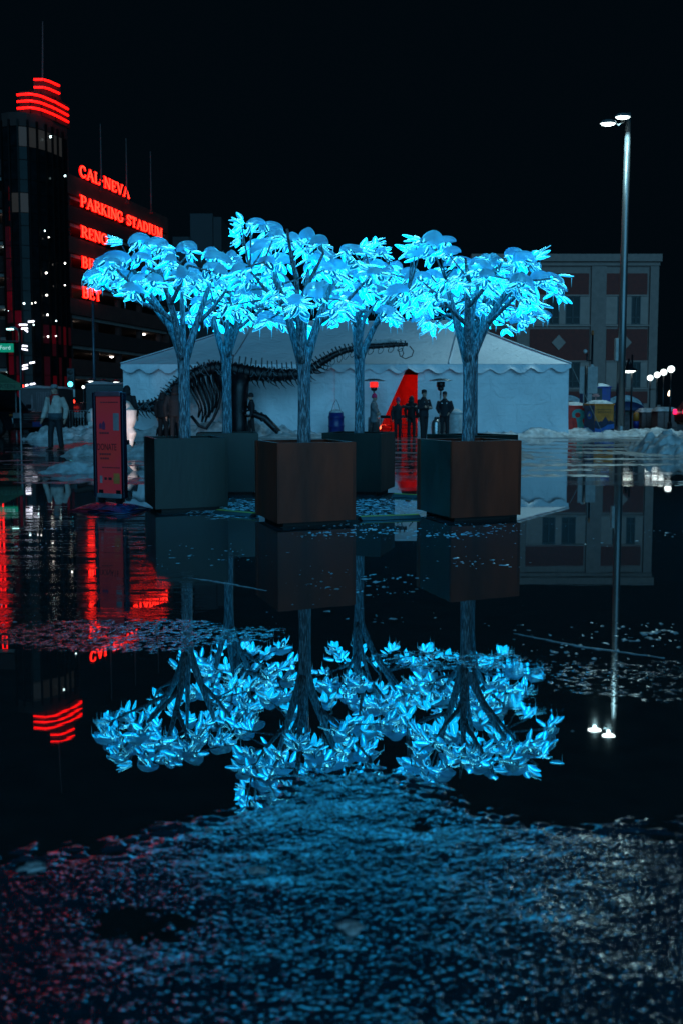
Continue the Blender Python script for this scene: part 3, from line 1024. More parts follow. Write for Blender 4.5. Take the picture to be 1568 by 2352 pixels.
for q in hp:
    c = q - lamp.location
    b = MB(); b.tube([(.04, 0, 13.75), (c.x * .5, c.y * .5, c.z + .12), (c.x + .25, c.y, c.z + .10)], .035, 8); b.build('arm', GALV, lamp, True)
    b = MB(); b.lathe([(.0, .17), (.16, .16), (.30, .10), (.37, .03), (.38, 0), (.33, .0)], 18, c, sy=.55)
    hd = b.build('head', mat('lamp_housing', (.12, .13, .14), .5, .3), lamp, True)
    b = MB(); b.lathe([(.0, -.09), (.14, -.08), (.26, -.045), (.31, .004)], 18, c, sy=.52); b.build('lens', LAMPW, hd, True)
    li = bpy.data.lights.new('lamp_light', 'SPOT'); li.energy = 1300; li.color = (.50, .90, 1.0); li.spot_size = rad(150); li.spot_blend = .6; li.shadow_soft_size = .08
    lo = bpy.data.objects.new('lamp_light', li); COL.objects.link(lo); lo.location = q - Vector((0, 0, .16)); lo.rotation_euler = (rad(-20), rad(-12), 0)

# ------------------------------------------------------------------ hotel building on the right
HY = 70.0
CREAM = mat('cream_stucco', (.25, .16, .14), .8, 0, .15, 3, .2, 30)
PALE = mat('pale_panel', (.34, .22, .19), .8, 0, .12, 2, .2, 30)
BRICK = mat('dark_red_render', (.15, .024, .018), .8, 0, .25, 4, .2, 30)
GLASSD = mat('dark_glass', (.010, .012, .014), .08, 0, .3, 2, ior=1.22)
FRAME = mat('window_frame', (.02, .022, .025), .5)
hotel = thing('hotel_building', 'four storey stucco hotel with dark red panels and diamonds at the right', 'building', (0, HY, 0))


def hx(u, v=800): return at(u, v, HY).x
def hz(v): return at(1300, v, HY).z


HXL, HXR = hx(1090), hx(1508)
ztop = hz(590)
b = MB(); b.box(((HXL + HXR) / 2, 6.0, (ztop - .3) / 2), (HXR - HXL, 12, ztop - .3)); b.build('wall', CREAM, hotel)
def hbox(name, u0, u1, v0, v1, y0, d, m, par=None, bevel=0):
    b = MB(); x0, x1 = hx(u0, (v0 + v1) / 2), hx(u1, (v0 + v1) / 2); z1, z0 = hz(v0), hz(v1)
    b.box(((x0 + x1) / 2, y0 - d / 2, (z0 + z1) / 2), (x1 - x0, d, z1 - z0))
    return b.build(name, m, par or hotel, bevel=bevel)
cn = hbox('cornice', 1080, 1516, 585, 602, .4, .8, CREAM)
hbox('cornice', 1082, 1513, 603, 611, .3, .5, CREAM)
# pilasters
for u0, u1 in ((1090, 1120), (1185, 1212), (1354, 1388), (1488, 1507)):
    hbox('pilaster', u0, u1, 612, 893, 0, .18, CREAM)
bays = [(1121, 1184), (1213, 1353), (1389, 1487)]
for bi, (u0, u1) in enumerate(bays):
    # two storeys: a dark red band above, pale panels and windows below, twice
    for (r0, r1, p1) in ((628, 677, 748), (756, 828, 893)):
        hbox('red_panel', u0 + 2, u1 - 2, r0, r1, .0, .06, BRICK)
        hbox('string_course', u0 - 4 if bi == 0 else u0, u1, r1 + .3, r1 + 3, 0, .14, PALE)
        W = u1 - u0
        if bi == 0: wins = [(u0 + 12, u0 + 40)]
        else: wins = [(u0 + W * .27, u0 + W * .49), (u0 + W * .60, u0 + W * .82)] if bi == 2 else [(u0 + W * .28, u0 + W * .50), (u0 + W * .60, u0 + W * .84)]
        edges = [u0 + 1] + [e for w in wins for e in w] + [u1 - 1]
        for k in range(0, len(edges), 2):
            hbox('pale_panel', edges[k], edges[k + 1], r1 + 4, p1 - 3, 0, .07, PALE)
        for (w0, w1) in wins:
            w = hbox('window', w0 + .3, w1 - .3, r1 + 4, p1 - 3, .04, .05, GLASSD)
            mu = (w0 + w1) / 2
            for (a0, a1, b0, b1) in ((w0, w0 + 2, r1 + 4, p1 - 3), (w1 - 2, w1, r1 + 4, p1 - 3), (mu - 1, mu + 1, r1 + 4, p1 - 3), (w0 + 2, w1 - 2, r1 + 4, r1 + 6), (w0 + 2, w1 - 2, p1 - 5, p1 - 3), (w0 + 2, w1 - 2, r1 + (p1 - r1) * .72, r1 + (p1 - r1) * .72 + 1.5)):
                hbox('window_frame', a0, a1, b0, b1, -.012, .05, FRAME, w)
        hbox('string_course', u0 - 2, u1 + 2, p1 - 2, p1 + 1.5, 0, .16, PALE)
    if bi != 0:
        cu = (u0 + u1) / 2 + (18 if bi == 1 else -16); cv = 787
        if bi == 1: cu = 1281
        if bi == 2: cu = 1432
        c = Vector((hx(cu, cv), -.07, hz(cv))); s = .58
        b = MB(); b.poly([c + Vector(p) for p in ((-s, 0, 0), (0, 0, -s * 1.1), (s, 0, 0), (0, 0, s * 1.1))], .09, (0, -1, 0)); b.build('diamond_ornament', PALE, hotel)
    hbox('red_panel', u0 + 2, u1 - 2, 899, 926, 0, .06, BRICK)
hbox('cornice', 1085, 1512, 930, 938, .2, .55, CREAM)
hbox('cornice', 1087, 1509, 938.5, 942, .1, .3, CREAM)
# arched awnings on the ground floor
NAVY = mat('navy_awning', (.010, .018, .07), .6, 0, .3, 4, .2, 20)
DOORW = mat('brown_shopfront', (.055, .038, .022), .4, 0, .4, 3)
for (u0, u1) in ((1255, 1345), (1378, 1480)):
    o = hbox('shopfront', u0 + 4, u1 - 4, 925 + 20, 985, .1, .14, DOORW)
    n = 6
    for k in range(n + 1):
        u = u0 + 6 + (u1 - u0 - 12) * k / n
        hbox('mullion', u - .8, u + .8, 946, 984, -.05, .06, FRAME, o)
    b = MB(); x0, x1 = hx(u0, 945), hx(u1, 945); zc = hz(950); hh = hz(908) - zc; cx = (x0 + x1) / 2; rx = (x1 - x0) / 2
    def aw(u, v):
        a = PI * u
        return (cx - rx * math.cos(a), -.05 - 1.1 * math.sin(PI / 2 * (1 - v)) * (.25 + .75 * math.sin(a)), zc + hh * math.sin(a) * (.18 + .82 * v))
    b.grid(aw, 20, 8); a_ = b.build('awning', NAVY, hotel, True)
    b = MB()
    def sn(u, v):
        a = PI * (.16 + .62 * u)
        w = .55 + .42 * v
        return (cx - rx * .99 * math.cos(a), -.09 - 1.1 * math.sin(PI / 2 * (1 - w)) * (.25 + .75 * math.sin(a)), zc + .06 + hh * math.sin(a) * (.18 + .82 * w))
    b.grid(sn, 16, 5); b.build('snow_cover', SNOW, a_, True)
    b = MB()
    for k in range(21):
        pass
    b.tube([Vector((cx - rx * math.cos(PI * k / 20), -.08, zc + hh * math.sin(PI * k / 20))) for k in range(21)], .07, 6); b.build('rim', NAVY, a_, True)

# dim office block beyond the garage
DIM = mat('dim_concrete', (.030, .029, .033), .9, 0, .2, .3, .2, 3)
ob = thing('office_block', 'dim stepped office block beyond the parking garage', 'building', (0, 130, 0))
for (u0, u1, v) in ((398, 437, 545), (438, 490, 492), (491, 510, 500)):
    p0, p1 = at(u0, v, 130), at(u1, v, 130)
    b = MB(); b.box(((p0.x + p1.x) / 2, 6, p0.z / 2), (p1.x - p0.x - .05, 12 + u0 * .002, p0.z)); b.build('tower_wing', DIM, ob)
for k in range(3):
    p = at(448 + 15 * k, 505, 130)
    b = MB(); b.box((p.x, -.08, p.z - 6), (.5, .12, 12)); b.build('pilaster', mat('dim_dark', (.012, .012, .014), .9), ob)

# ------------------------------------------------------------------ parking garage with glass tower
CONC = mat('garage_concrete', (.075, .020, .015), .85, 0, .3, 1.2, .3, 8)
CONCD = mat('garage_dark_concrete', (.030, .009, .007), .85, 0, .3, 1.2, .3, 8)
CEIL = mat('garage_ceiling', (.26, .20, .18), .9, 0, .2, 2)
garage = thing('parking_garage', 'dark multi storey parking garage with a glass corner tower at the left', 'building', (-26.2, 82, 0))
GO = Vector((26.2, -82, 0))
W0 = Vector((-26.2, 82, 0)); W1 = Vector((-20.6, 101.2, 0)); WD = (W1 - W0).normalized(); WN = Vector((WD.y, -WD.x, 0)); WLEN = (W1 - W0).length
FH = 2.95; ROOFZ = 23.6
TUBEW = mat('garage_lamp', (.9, .9, .85), .4, emit=(1.0, .93, .82), strength=9)


def slab(name, s0, s1, z0, z1, d0, d1, m, par=None):
    """box along the wing facade: s along it, d outward"""
    b = MB(); c = W0 + WD * ((s0 + s1) / 2) + WN * ((d0 + d1) / 2) + Vector((0, 0, (z0 + z1) / 2)) + GO
    b.box(c, (s1 - s0, d1 - d0, z1 - z0), Matrix((WD, -WN, Vector((0, 0, 1)))).transposed())
    return b.build(name, m, par or garage)


floors = [ROOFZ - FH * k for k in range(8)]
for k, z in enumerate(floors):
    slab('spandrel', 0, WLEN, z - 1.55 - (.35 if k == 0 else 0), z + .0, -.3, 0, CONCD if k % 2 else CONC)
    slab('floor_slab', 0, WLEN, z - 1.9 - (.3 if k == 0 else 0), z - 1.57 - (.36 if k == 0 else 0), -14, -.32, CEIL)
    for j in range(5):
        slab('column', .6 + j * 4.5, 1.1 + j * 4.5, z - FH + .01, z - 1.58 - (.36 if k == 0 else 0), -1.0, -.5, CONC)
    slab('inner_wall', 0, WLEN, z - FH + .02, z - 1.92 - (.3 if k == 0 else 0), -8.2, -8, CONCD)
rz_ = random.Random(8)
for k in (3, 4, 5, 6):
    for j in range(2):
        s = rz_.uniform(2, 18)
        b = MB(); c = W0 + WD * s - WN * rz_.uniform(1.5, 5) + Vector((0, 0, floors[k] - 2.0)) + GO
        b.lathe([(.0, -.12), (.16, -.10), (.2, 0)], 10, c); b.build('ceiling_lamp', TUBEW, garage)
# end wall and roof so that the block has depth
slab('end_wall', WLEN + .02, WLEN + .4, 0, ROOFZ - .1, -14, -.05, CONCD)
slab('roof_deck', .05, WLEN - .05, ROOFZ - 1.3, ROOFZ - 1.1, -14, -.35, CONCD)

# tower: glazing along a bent plan
TP = [Vector(p) for p in ((-30.9, 78.3, 0), (-30.1, 77.95, 0), (-29.3, 77.85, 0), (-28.5, 78.1, 0), (-27.85, 78.6, 0), (-27.3, 79.3, 0), (-26.95, 80.0, 0), (-26.7, 80.7, 0), (-26.45, 81.4, 0), (-26.2, 82.1, 0))]
TZ = 27.2
PANE = mat('tower_glass', (.005, .007, .008), .06, 0, .4, 1.5, ior=1.18)
PANER = mat('tower_glass_red_glow', (.075, .004, .010), .12, 0, .4, .8, emit=(.25, .004, .012), strength=.13, ior=1.18)  # red panes, with the neon reflection added as colour and glow
PANED = mat('tower_glass_wine_glow', (.030, .006, .010), .1, 0, .4, .8, emit=(.2, .02, .04), strength=.05, ior=1.18)  # darker panes, a weaker neon reflection put in the same way
PANEG = mat('tower_glass_grey', (.025, .018, .016), .2, 0, .4, .6, emit=(.3, .29, .28), strength=.05, ior=1.2)
MULL = mat('tower_mullion', (.004, .003, .003), .6, ior=1.2)
rp_ = random.Random(2)
for i in range(len(TP) - 1):
    a, b2 = TP[i], TP[i + 1]
    d = (b2 - a).normalized(); nrm = Vector((d.y, -d.x, 0)); Lg = (b2 - a).length
    R = Matrix((d, -nrm, Vector((0, 0, 1)))).transposed()
    b = MB(); b.box(a + GO + Vector((0, 0, TZ / 2)) + nrm * .05, (.16, .22, TZ), R); b.build('mullion', MULL, garage)
    for k in range(10):
        z1 = TZ - .6 - FH * k; z0 = z1 - FH
        for part in (0, 1):
            za, zb = (z0 + .05, z0 + 1.15) if part == 0 else (z0 + 1.20, z1 - .03)
            if za < .2: continue
            if k < 1: m = PANE if part == 0 or i in (0, 1, 8) else PANEG
            elif i in (0, 1) and k >= 5: m = (PANER, PANED, PANER, PANE)[(i + k + part) % 4]
            elif i in (4, 5, 6, 7, 8) and k >= 6: m = (PANED, PANER, PANE, PANED)[(i * 2 + k + part) % 4]
            elif i == 0 and k > 2: m = PANED
            elif i == 3 and k >= 8: m = PANEG
            elif i in (1, 2) and k == 2: m = PANEG if part else PANE
            else: m = PANE
            b = MB(); b.box((a + b2) / 2 + GO + Vector((0, 0, (za + zb) / 2)), (Lg - .17, .04, zb - za), R); b.build('glass_pane', m, garage)
        if z0 > .2 and k < 10:
            b = MB(); b.box((a + b2) / 2 + GO + nrm * .02 + Vector((0, 0, z0 + .01)), (Lg - .17, .10, .07), R); b.build('transom', MULL, garage)
# solid core behind the glass, parapet band above
b = MB(); b.poly([p + GO + Vector((0, .35, .1)) for p in TP] + [Vector((-30.9, 84, .1)) + GO], TZ - .2, (0, 0, 1)); b.build('tower_core', CONCD, garage)
b = MB(); b.poly([p + GO + Vector((0, 0, TZ - .55)) for p in TP] + [Vector((-30.9, 84, TZ - .55)) + GO], 1.2, (0, 0, 1)); b.build('tower_parapet', CONCD, garage)
# glowing bars for light streaks reflected in the glass, and lobby bulbs
STREAK = mat('white_streak_glow', (.9, .9, 1), .3, emit=(.88, .86, 1.0), strength=3)
BULB = mat('warm_bulb', (.9, .85, .8), .3, emit=(1.0, .90, .78), strength=8)
CBULB = mat('cool_bulb', (.8, .95, 1), .3, emit=(.70, .98, 1.0), strength=8)
for (u0, v0, u1, v1) in ((45, 746, 63, 746), (66, 739, 79, 738), (46, 755, 64, 754), (58, 757, 64, 762), (52, 794, 63, 795), (46, 800, 64, 804), (46, 842, 64, 838), (46, 849, 64, 845), (69, 834, 80, 832), (59, 885, 65, 884), (59, 889, 65, 887), (70, 883, 81, 881)):
    b = MB(); b.tube([at(u0, v0, 77.55) + GO, at(u1, v1, 77.5) + GO], .075, 6); b.build('light_streak', STREAK, garage)
for (u, v, m, r) in ((152, 404, CBULB, .14), (104, 530, CBULB, .11), (113, 545, BULB, .09), (107, 627, BULB, .15), (165, 605, BULB, .13), (108, 678, BULB, .14), (173, 700, BULB, .0), (110, 723, BULB, .14), (111, 773, BULB, .13), (166, 745, BULB, .0), (117, 314, CBULB, .15), (55, 755, BULB, .0), (56, 697, CBULB, .14), (74, 697, BULB, .09), (82, 695, BULB, .09), (168, 655, BULB, .1), (130, 737, CBULB, .1), (129, 772, BULB, .1), (78, 746, CBULB, .09)):
    if r <= 0: continue
    u2 = min(u, 150)
    YY = 77.6 if u2 < 90 else 78.0 + (u2 - 90) * .035
    b = MB(); b.ball(at(u2, v, YY) + GO, r * .60, 8, 6); b.build('bulb', m, garage, True)

# left wing with lit parking decks
LWX0, LWX1 = -36.0, -30.95
for k in range(9):
    z = 24.2 - FH * k
    b = MB(); b.box(((LWX0 + LWX1) / 2 + 26.2, -2.4, z - .8), (LWX1 - LWX0 - .01, .3, 1.5)); b.build('spandrel', CONCD, garage)
    b = MB(); b.box(((LWX0 + LWX1) / 2 + 26.2, 3.8, z - 1.78), (LWX1 - LWX0 - .02, 12, .3)); b.build('floor_slab', CEIL, garage)
    if k >= 1:
        b = MB(); b.lathe([(.0, -.25), (.22, -.2), (.26, 0)], 10, (-31.9 + 26.2 + (.35 if k % 2 else 0), -1.0, z - 1.93)); b.build('ceiling_lamp', BULB if k % 2 else CBULB, garage)
    b = MB(); b.box((LWX0 + 2.4 + 26.2, 5.2, z - 2.45), (4.8, .2, .95)); b.build('inner_wall', CEIL, garage)
NEONT = mat('neon_red_tube', (.9, .05, .03), .3, emit=(1.0, .003, .002), strength=5.0)
NEONF = mat('neon_letter_face', (.9, .1, .05), .3, emit=(1.0, .022, .010), strength=5.5)
NEONB = mat('neon_letter_edge', (.6, .01, .01), .3, emit=(1.0, .002, .001), strength=3.0)
# upright neon blade sign at the far left of the garage
bl = thing('neon_blade_sign', 'upright red neon blade sign at the very left edge of the garage', 'neon sign', (-31.25, 77.6, 0))
b = MB(); b.box((-.42, .12, 14.0), (.6, .2, 15.4)); b.build('backing', CONCD, bl)
for k in range(8):
    b = MB(); z = 7.4 + k * 1.85
    b.tube([(-.62, -.05, z), (-.62, -.05, z + 1.2), (-.22, -.05, z + 1.2), (-.22, -.05, z), (-.62, -.05, z)], .055, 6); b.build('neon_tube', NEONT, bl, True)

# crown of neon tubes
crown = thing('neon_roof_sign', 'tiered red neon tubes on top of the glass tower', 'neon sign', (-28.2, 79.6, TZ + .66))
CO = -Vector((-28.2, 79.6, TZ + .66))


def tubeline(pts, z, r, seg=14):
    P = []
    for i in range(len(pts) - 1):
        for k in range(seg // 2): P.append(pts[i].lerp(pts[i + 1], k / (seg / 2)))
    P.append(pts[-1])
    for _ in range(3): P = [P[0]] + [(P[i - 1] + P[i] * 2 + P[i + 1]) / 4 for i in range(1, len(P) - 1)] + [P[-1]]
    return [p + CO + Vector((0, 0, z)) for p in P]


Zc = TZ + .66
lowp = [Vector((-29.45, 78.35, 0)), Vector((-28.2, 78.1, 0)), Vector((-27.4, 78.6, 0)), Vector((-26.6, 80.1, 0)), Vector((-26.0, 82.0, 0))]
midp = [Vector((-28.3, 79.0, 0)), Vector((-27.25, 79.0, 0)), Vector((-26.85, 79.4, 0)), Vector((-26.3, 80.5, 0))]
for z in (Zc + .45, Zc + 1.05, Zc + 1.65):
    b = MB(); b.tube(tubeline(lowp, z, .1), .095, 8); b.build('neon_tube', NEONT, crown, True)
for z in (Zc + 2.55, Zc + 3.25):
    for seg in (midp[:2], midp[1:]):
        s = [seg[0].lerp(seg[1], .0 if seg is midp[:2] else .18)] + seg[1:]
        b = MB(); b.tube(tubeline(s, z, .1), .095, 8); b.build('neon_tube', NEONT, crown, True)
b = MB(); b.poly([p + CO + Vector((0, .5, Zc)) for p in lowp] + [Vector((-29.4, 83.5, Zc)) + CO], 2.1, (0, 0, 1)); b.build('drum', CONCD, crown)
b = MB(); b.poly([p + CO + Vector((0, .4, Zc + 2.12)) for p in midp] + [Vector((-28.3, 82, Zc + 2.12)) + CO], 1.3, (0, 0, 1)); b.build('drum', CONCD, crown)
for q in (lowp[0], lowp[1], lowp[2], lowp[3]):
    b = MB(); b.tube([q + CO + Vector((0, .12, Zc)), q + CO + Vector((0, .12, Zc + 2.1))], .05, 6); b.build('bracket', MULL, crown)
b = MB(); p0 = at(98, 190, 81); p1 = at(99, 50, 81); b.tube([Vector((p0.x, 81, Zc + 3.2)) + CO, p1 + CO], [.11, .06], 8); b.build('mast', mat('red_mast', (.10, .025, .025), .6), crown)

# bare flagpoles on the garage roof
for i, (u, v0, v1) in enumerate(((231, 285, 432), (290, 318, 458), (346, 348, 480))):
    Y = (85, 90, 94.5)[i]
    p = at(u, v0, Y); zb = ROOFZ
    b = MB(); b.tube([(0, 0, 0), (0, 0, p.z - zb)], [.09, .05], 8)
    t = thing('flagpole', ('bare flagpole on the garage roof above the hyphenated neon name', 'bare flagpole in the middle of the garage roof', 'bare flagpole farthest along the garage roof')[i], 'flagpole', (p.x, Y, zb - 1.0), 0, 'flagpoles on the garage roof')
    b.v = [(q[0], q[1], q[2] + 1.0) for q in b.v]
    b.build('shaft', mat('pole_dark_red', (.05, .03, .03), .6), t)
    b = MB(); b.lathe([(.22, 0), (.22, .12), (.1, .2), (.1, 1.0)], 10); b.build('foot', CONCD, t)

# ------------------------------------------------------------------ slab serif neon lettering
def arc(cx, cy, rx, ry, a0, a1, n=10):
    return [(cx + rx * math.cos(rad(a0 + (a1 - a0) * i / n)), cy + ry * math.sin(rad(a0 + (a1 - a0) * i / n))) for i in range(n + 1)]


GL = {  # width, thick strokes, thin strokes, serif points
    'C': (.80, [arc(.42, .5, .32, .46, 52, 308, 16)], [[(.62, .86), (.66, .68)], [(.62, .14), (.68, .30)]], []),
    'A': (.86, [[(.42, .97), (.74, .03)]], [[(.10, .03), (.42, .97)], [(.22, .34), (.60, .34)]], [(.10, .03), (.74, .03)]),
    'L': (.72, [[(.2, .03), (.2, .97)]], [[(.2, .04), (.62, .04)], [(.64, .02), (.64, .26)]], [(.2, .97), (.2, .03)]),
    '-': (.46, [[(.08, .5), (.34, .5)]], [], []),
    'N': (.86, [[(.16, .97), (.68, .03)]], [[(.14, .03), (.14, .97)], [(.70, .03), (.70, .97)]], [(.14, .03), (.14, .97), (.70, .97)]),
    'E': (.74, [[(.2, .03), (.2, .97)]], [[(.2, .96), (.60, .96)], [(.62, .98), (.62, .76)], [(.2, .5), (.48, .5)], [(.48, .40), (.48, .60)], [(.2, .04), (.62, .04)], [(.64, .02), (.64, .26)]], []),
    'V': (.84, [[(.12, .97), (.42, .03)]], [[(.42, .03), (.72, .97)]], [(.12, .97), (.72, .97)]),
    'P': (.76, [[(.2, .03), (.2, .97)], arc(.40, .72, .24, .24, 75, -75, 8)], [[(.2, .96), (.42, .96)], [(.2, .48), (.42, .48)]], [(.2, .03), (.16, .97)]),
    'R': (.82, [[(.2, .03), (.2, .97)], arc(.40, .73, .23, .23, 75, -75, 8), [(.42, .48), (.70, .03)]], [[(.2, .96), (.42, .96)], [(.2, .49), (.44, .49)]], [(.2, .03), (.16, .97), (.72, .03)]),
    'K': (.84, [[(.2, .03), (.2, .97)], [(.36, .56), (.68, .03)]], [[(.20, .40), (.66, .97)]], [(.2, .03), (.2, .97), (.68, .97), (.70, .03)]),
    'I': (.44, [[(.22, .03), (.22, .97)]], [], [(.22, .03), (.22, .97)]),
    'G': (.84, [arc(.42, .5, .32, .46, 52, 320, 16)], [[(.62, .86), (.66, .68)], [(.70, .08), (.70, .42)], [(.54, .43), (.80, .43)]], []),
    'S': (.68, [[(.56, .76), (.46, .93), (.26, .95), (.13, .82), (.16, .64), (.34, .54), (.50, .44), (.57, .27), (.48, .09), (.28, .04), (.12, .20)]], [[(.58, .96), (.58, .72)], [(.11, .04), (.11, .28)]], []),
    'T': (.78, [[(.38, .03), (.38, .97)]], [[(.08, .96), (.68, .96)], [(.08, .98), (.08, .74)], [(.68, .98), (.68, .74)]], [(.38, .03)]),
    'D': (.84, [[(.2, .03), (.2, .97)], arc(.36, .5, .36, .44, 78, -78, 12)], [[(.1, .96), (.40, .96)], [(.1, .04), (.40, .04)]], []),
    'U': (.84, [[(.16, .97), (.16, .32)]], [arc(.42, .30, .26, .26, 180, 360, 10), [(.68, .30), (.68, .97)]], [(.16, .97), (.68, .97)]),
    'M': (1.0, [[(.18, .97), (.48, .10)], [(.80, .03), (.80, .97)]], [[(.48, .10), (.78, .97)], [(.16, .03), (.16, .97)]], [(.16, .03), (.80, .03), (.14, .97), (.82, .97)]),
    'O': (.86, [arc(.42, .5, .32, .46, 0, 360, 20)], [], []),
    'B': (.78, [[(.2, .03), (.2, .97)], arc(.40, .74, .20, .22, 80, -80, 8), arc(.42, .27, .23, .23, 80, -80, 8)], [[(.1, .96), (.42, .96)], [(.2, .51), (.42, .51)], [(.1, .04), (.42, .04)]], []),
}


def letter_mesh(ch, h, xs=1.36):
    w, thick, thin, ser = GL[ch]
    b = MB()
    def ribbon(pl, hw, y, ext):
        n = len(pl); vs = []
        closed = n > 4 and abs(pl[0][0] - pl[-1][0]) + abs(pl[0][1] - pl[-1][1]) < 1e-4
        for i in range(n):
            a = Vector(pl[i - 1] if i else (pl[-2] if closed else pl[0])); c = Vector(pl[i + 1] if i < n - 1 else (pl[1] if closed else pl[-1]))
            t = (c - a).normalized(); p = Vector(pl[i])
            if not closed and i == 0: p = p - t * ext
            if not closed and i == n - 1: p = p + t * ext
            q = Vector((-t.y, t.x)) * hw
            for s in (p + q, p - q): vs += [(s.x * h * xs, y, s.y * h), (s.x * h * xs, y + .05, s.y * h)]
        fs = []
        for i in range(n - 1):
            o = i * 4; k = o + 4
            fs += [(o, o + 2, k + 2, k), (o + 1, k + 1, k + 3, o + 3), (o, k, k + 1, o + 1), (o + 2, o + 3, k + 3, k + 2)]
        b.add(vs, fs)
    for mi, grow, y in ((0, .040, 0.02), (1, 0.0, -.06)):
        b.mi = mi
        for pl in thick: ribbon(pl, .052 + grow, y, grow * .8)
        for pl in thin: ribbon(pl, .024 + grow, y - .004, grow * .8)
        for (sx, sy) in ser: ribbon([(sx - .11, sy), (sx + .11, sy)], .030 + grow, y - .008, grow * .6)
    me = b.mesh('letter', [NEONB, NEONF])
    return me, w * h * xs


LMESH = {}


def neon_row(txt, s0, z, h, label, adv=1.0):
    o = W0 + WD * s0 + WN * .18 + Vector((0, 0, z))
    t = thing('neon_letter_row', label, 'neon sign', o, math.atan2(WD.y, WD.x), 'rows of red neon letters on the garage')
    x = 0
    for ch in txt:
        if ch == ' ': x += .62 * h; continue
        if (ch, h) not in LMESH: LMESH[(ch, h)] = letter_mesh(ch, h)
        me, w = LMESH[(ch, h)]
        inst('letter', me, t, Matrix.Translation((x, 0, 0))); x += w * adv
    b = MB(); b.box((x / 2, .10, .1 * h), (x, .05, .06)); b.box((x / 2, .10, .9 * h), (x, .05, .06)); b.build('rail', MULL, t)
    return x


neon_row('CAL-NEVA', 1.75, ROOFZ + .12, 1.10, 'top row of red neon letters, a hyphenated name on the roof edge', 1.02)
neon_row('PARKING STADIUM', 1.75, ROOFZ - 2.75, 1.08, 'longest row of red neon letters, under the roof edge', 1.0)
neon_row('RENO', 1.75, ROOFZ - 5.70, 1.08, 'third row of red neon letters, partly behind the left tree')
neon_row('BEST', 1.75, ROOFZ - 8.65, 1.08, 'fourth row of red neon letters, nearly hidden by the left tree')
neon_row('BET', 1.75, ROOFZ - 11.60, 1.08, 'lowest row of red neon letters, below the left tree crown')

# ------------------------------------------------------------------ people
SKIN = mat('skin', (.42, .25, .19), .55, 0, .1, 8)
CLOTH = {}


def cloth(name, col, rough=.8):
    return mat('cloth_' + name, col, rough, 0, .3, 9, .4, 60)


def ell(b, pts, n=12):
    """loft of elliptical rings: (centre, rx, ry) with rings in horizontal planes or across a limb"""
    vs = []; P = [Vector(p[0]) for p in pts]
    for i, (c, rx, ry) in enumerate(pts):
        t = (P[min(i + 1, len(P) - 1)] - P[max(0, i - 1)]).normalized()
        x = Vector((1, 0, 0)); x = (x - t * x.dot(t))
        if x.length < .2: x = Vector((0, 0, 1)) - t * t.z
        x.normalize(); y = t.cross(x)
        for k in range(n):
            a = 2 * PI * k / n
            vs.append(Vector(c) + x * math.cos(a) * rx + y * math.sin(a) * ry)
    fs = [(i * n + k, i * n + (k + 1) % n, (i + 1) * n + (k + 1) % n, (i + 1) * n + k) for i in range(len(pts) - 1) for k in range(n)]
    fs += [tuple(range(n - 1, -1, -1)), tuple((len(pts) - 1) * n + k for k in range(n))]
    b.add(vs, fs)


def fuse(b, name, m, parent, vox):
    """one continuous skin over the lofted pieces"""
    me = b.mesh(name, m)
    o = bpy.data.objects.new(name, me); COL.objects.link(o)
    r = o.modifiers.new('r', 'REMESH'); r.mode = 'VOXEL'; r.voxel_size = vox; r.use_smooth_shade = True
    s = o.modifiers.new('s', 'SMOOTH'); s.factor = .5; s.iterations = 3
    dg = bpy.context.evaluated_depsgraph_get()
    m2 = bpy.data.meshes.new_from_object(o.evaluated_get(dg))
    m2.polygons.foreach_set('use_smooth', [True] * len(m2.polygons))
    bpy.data.objects.remove(o); bpy.data.meshes.remove(me)
    m2.name = name
    q = bpy.data.objects.new(name, m2); COL.objects.link(q); q.parent = parent
    return q


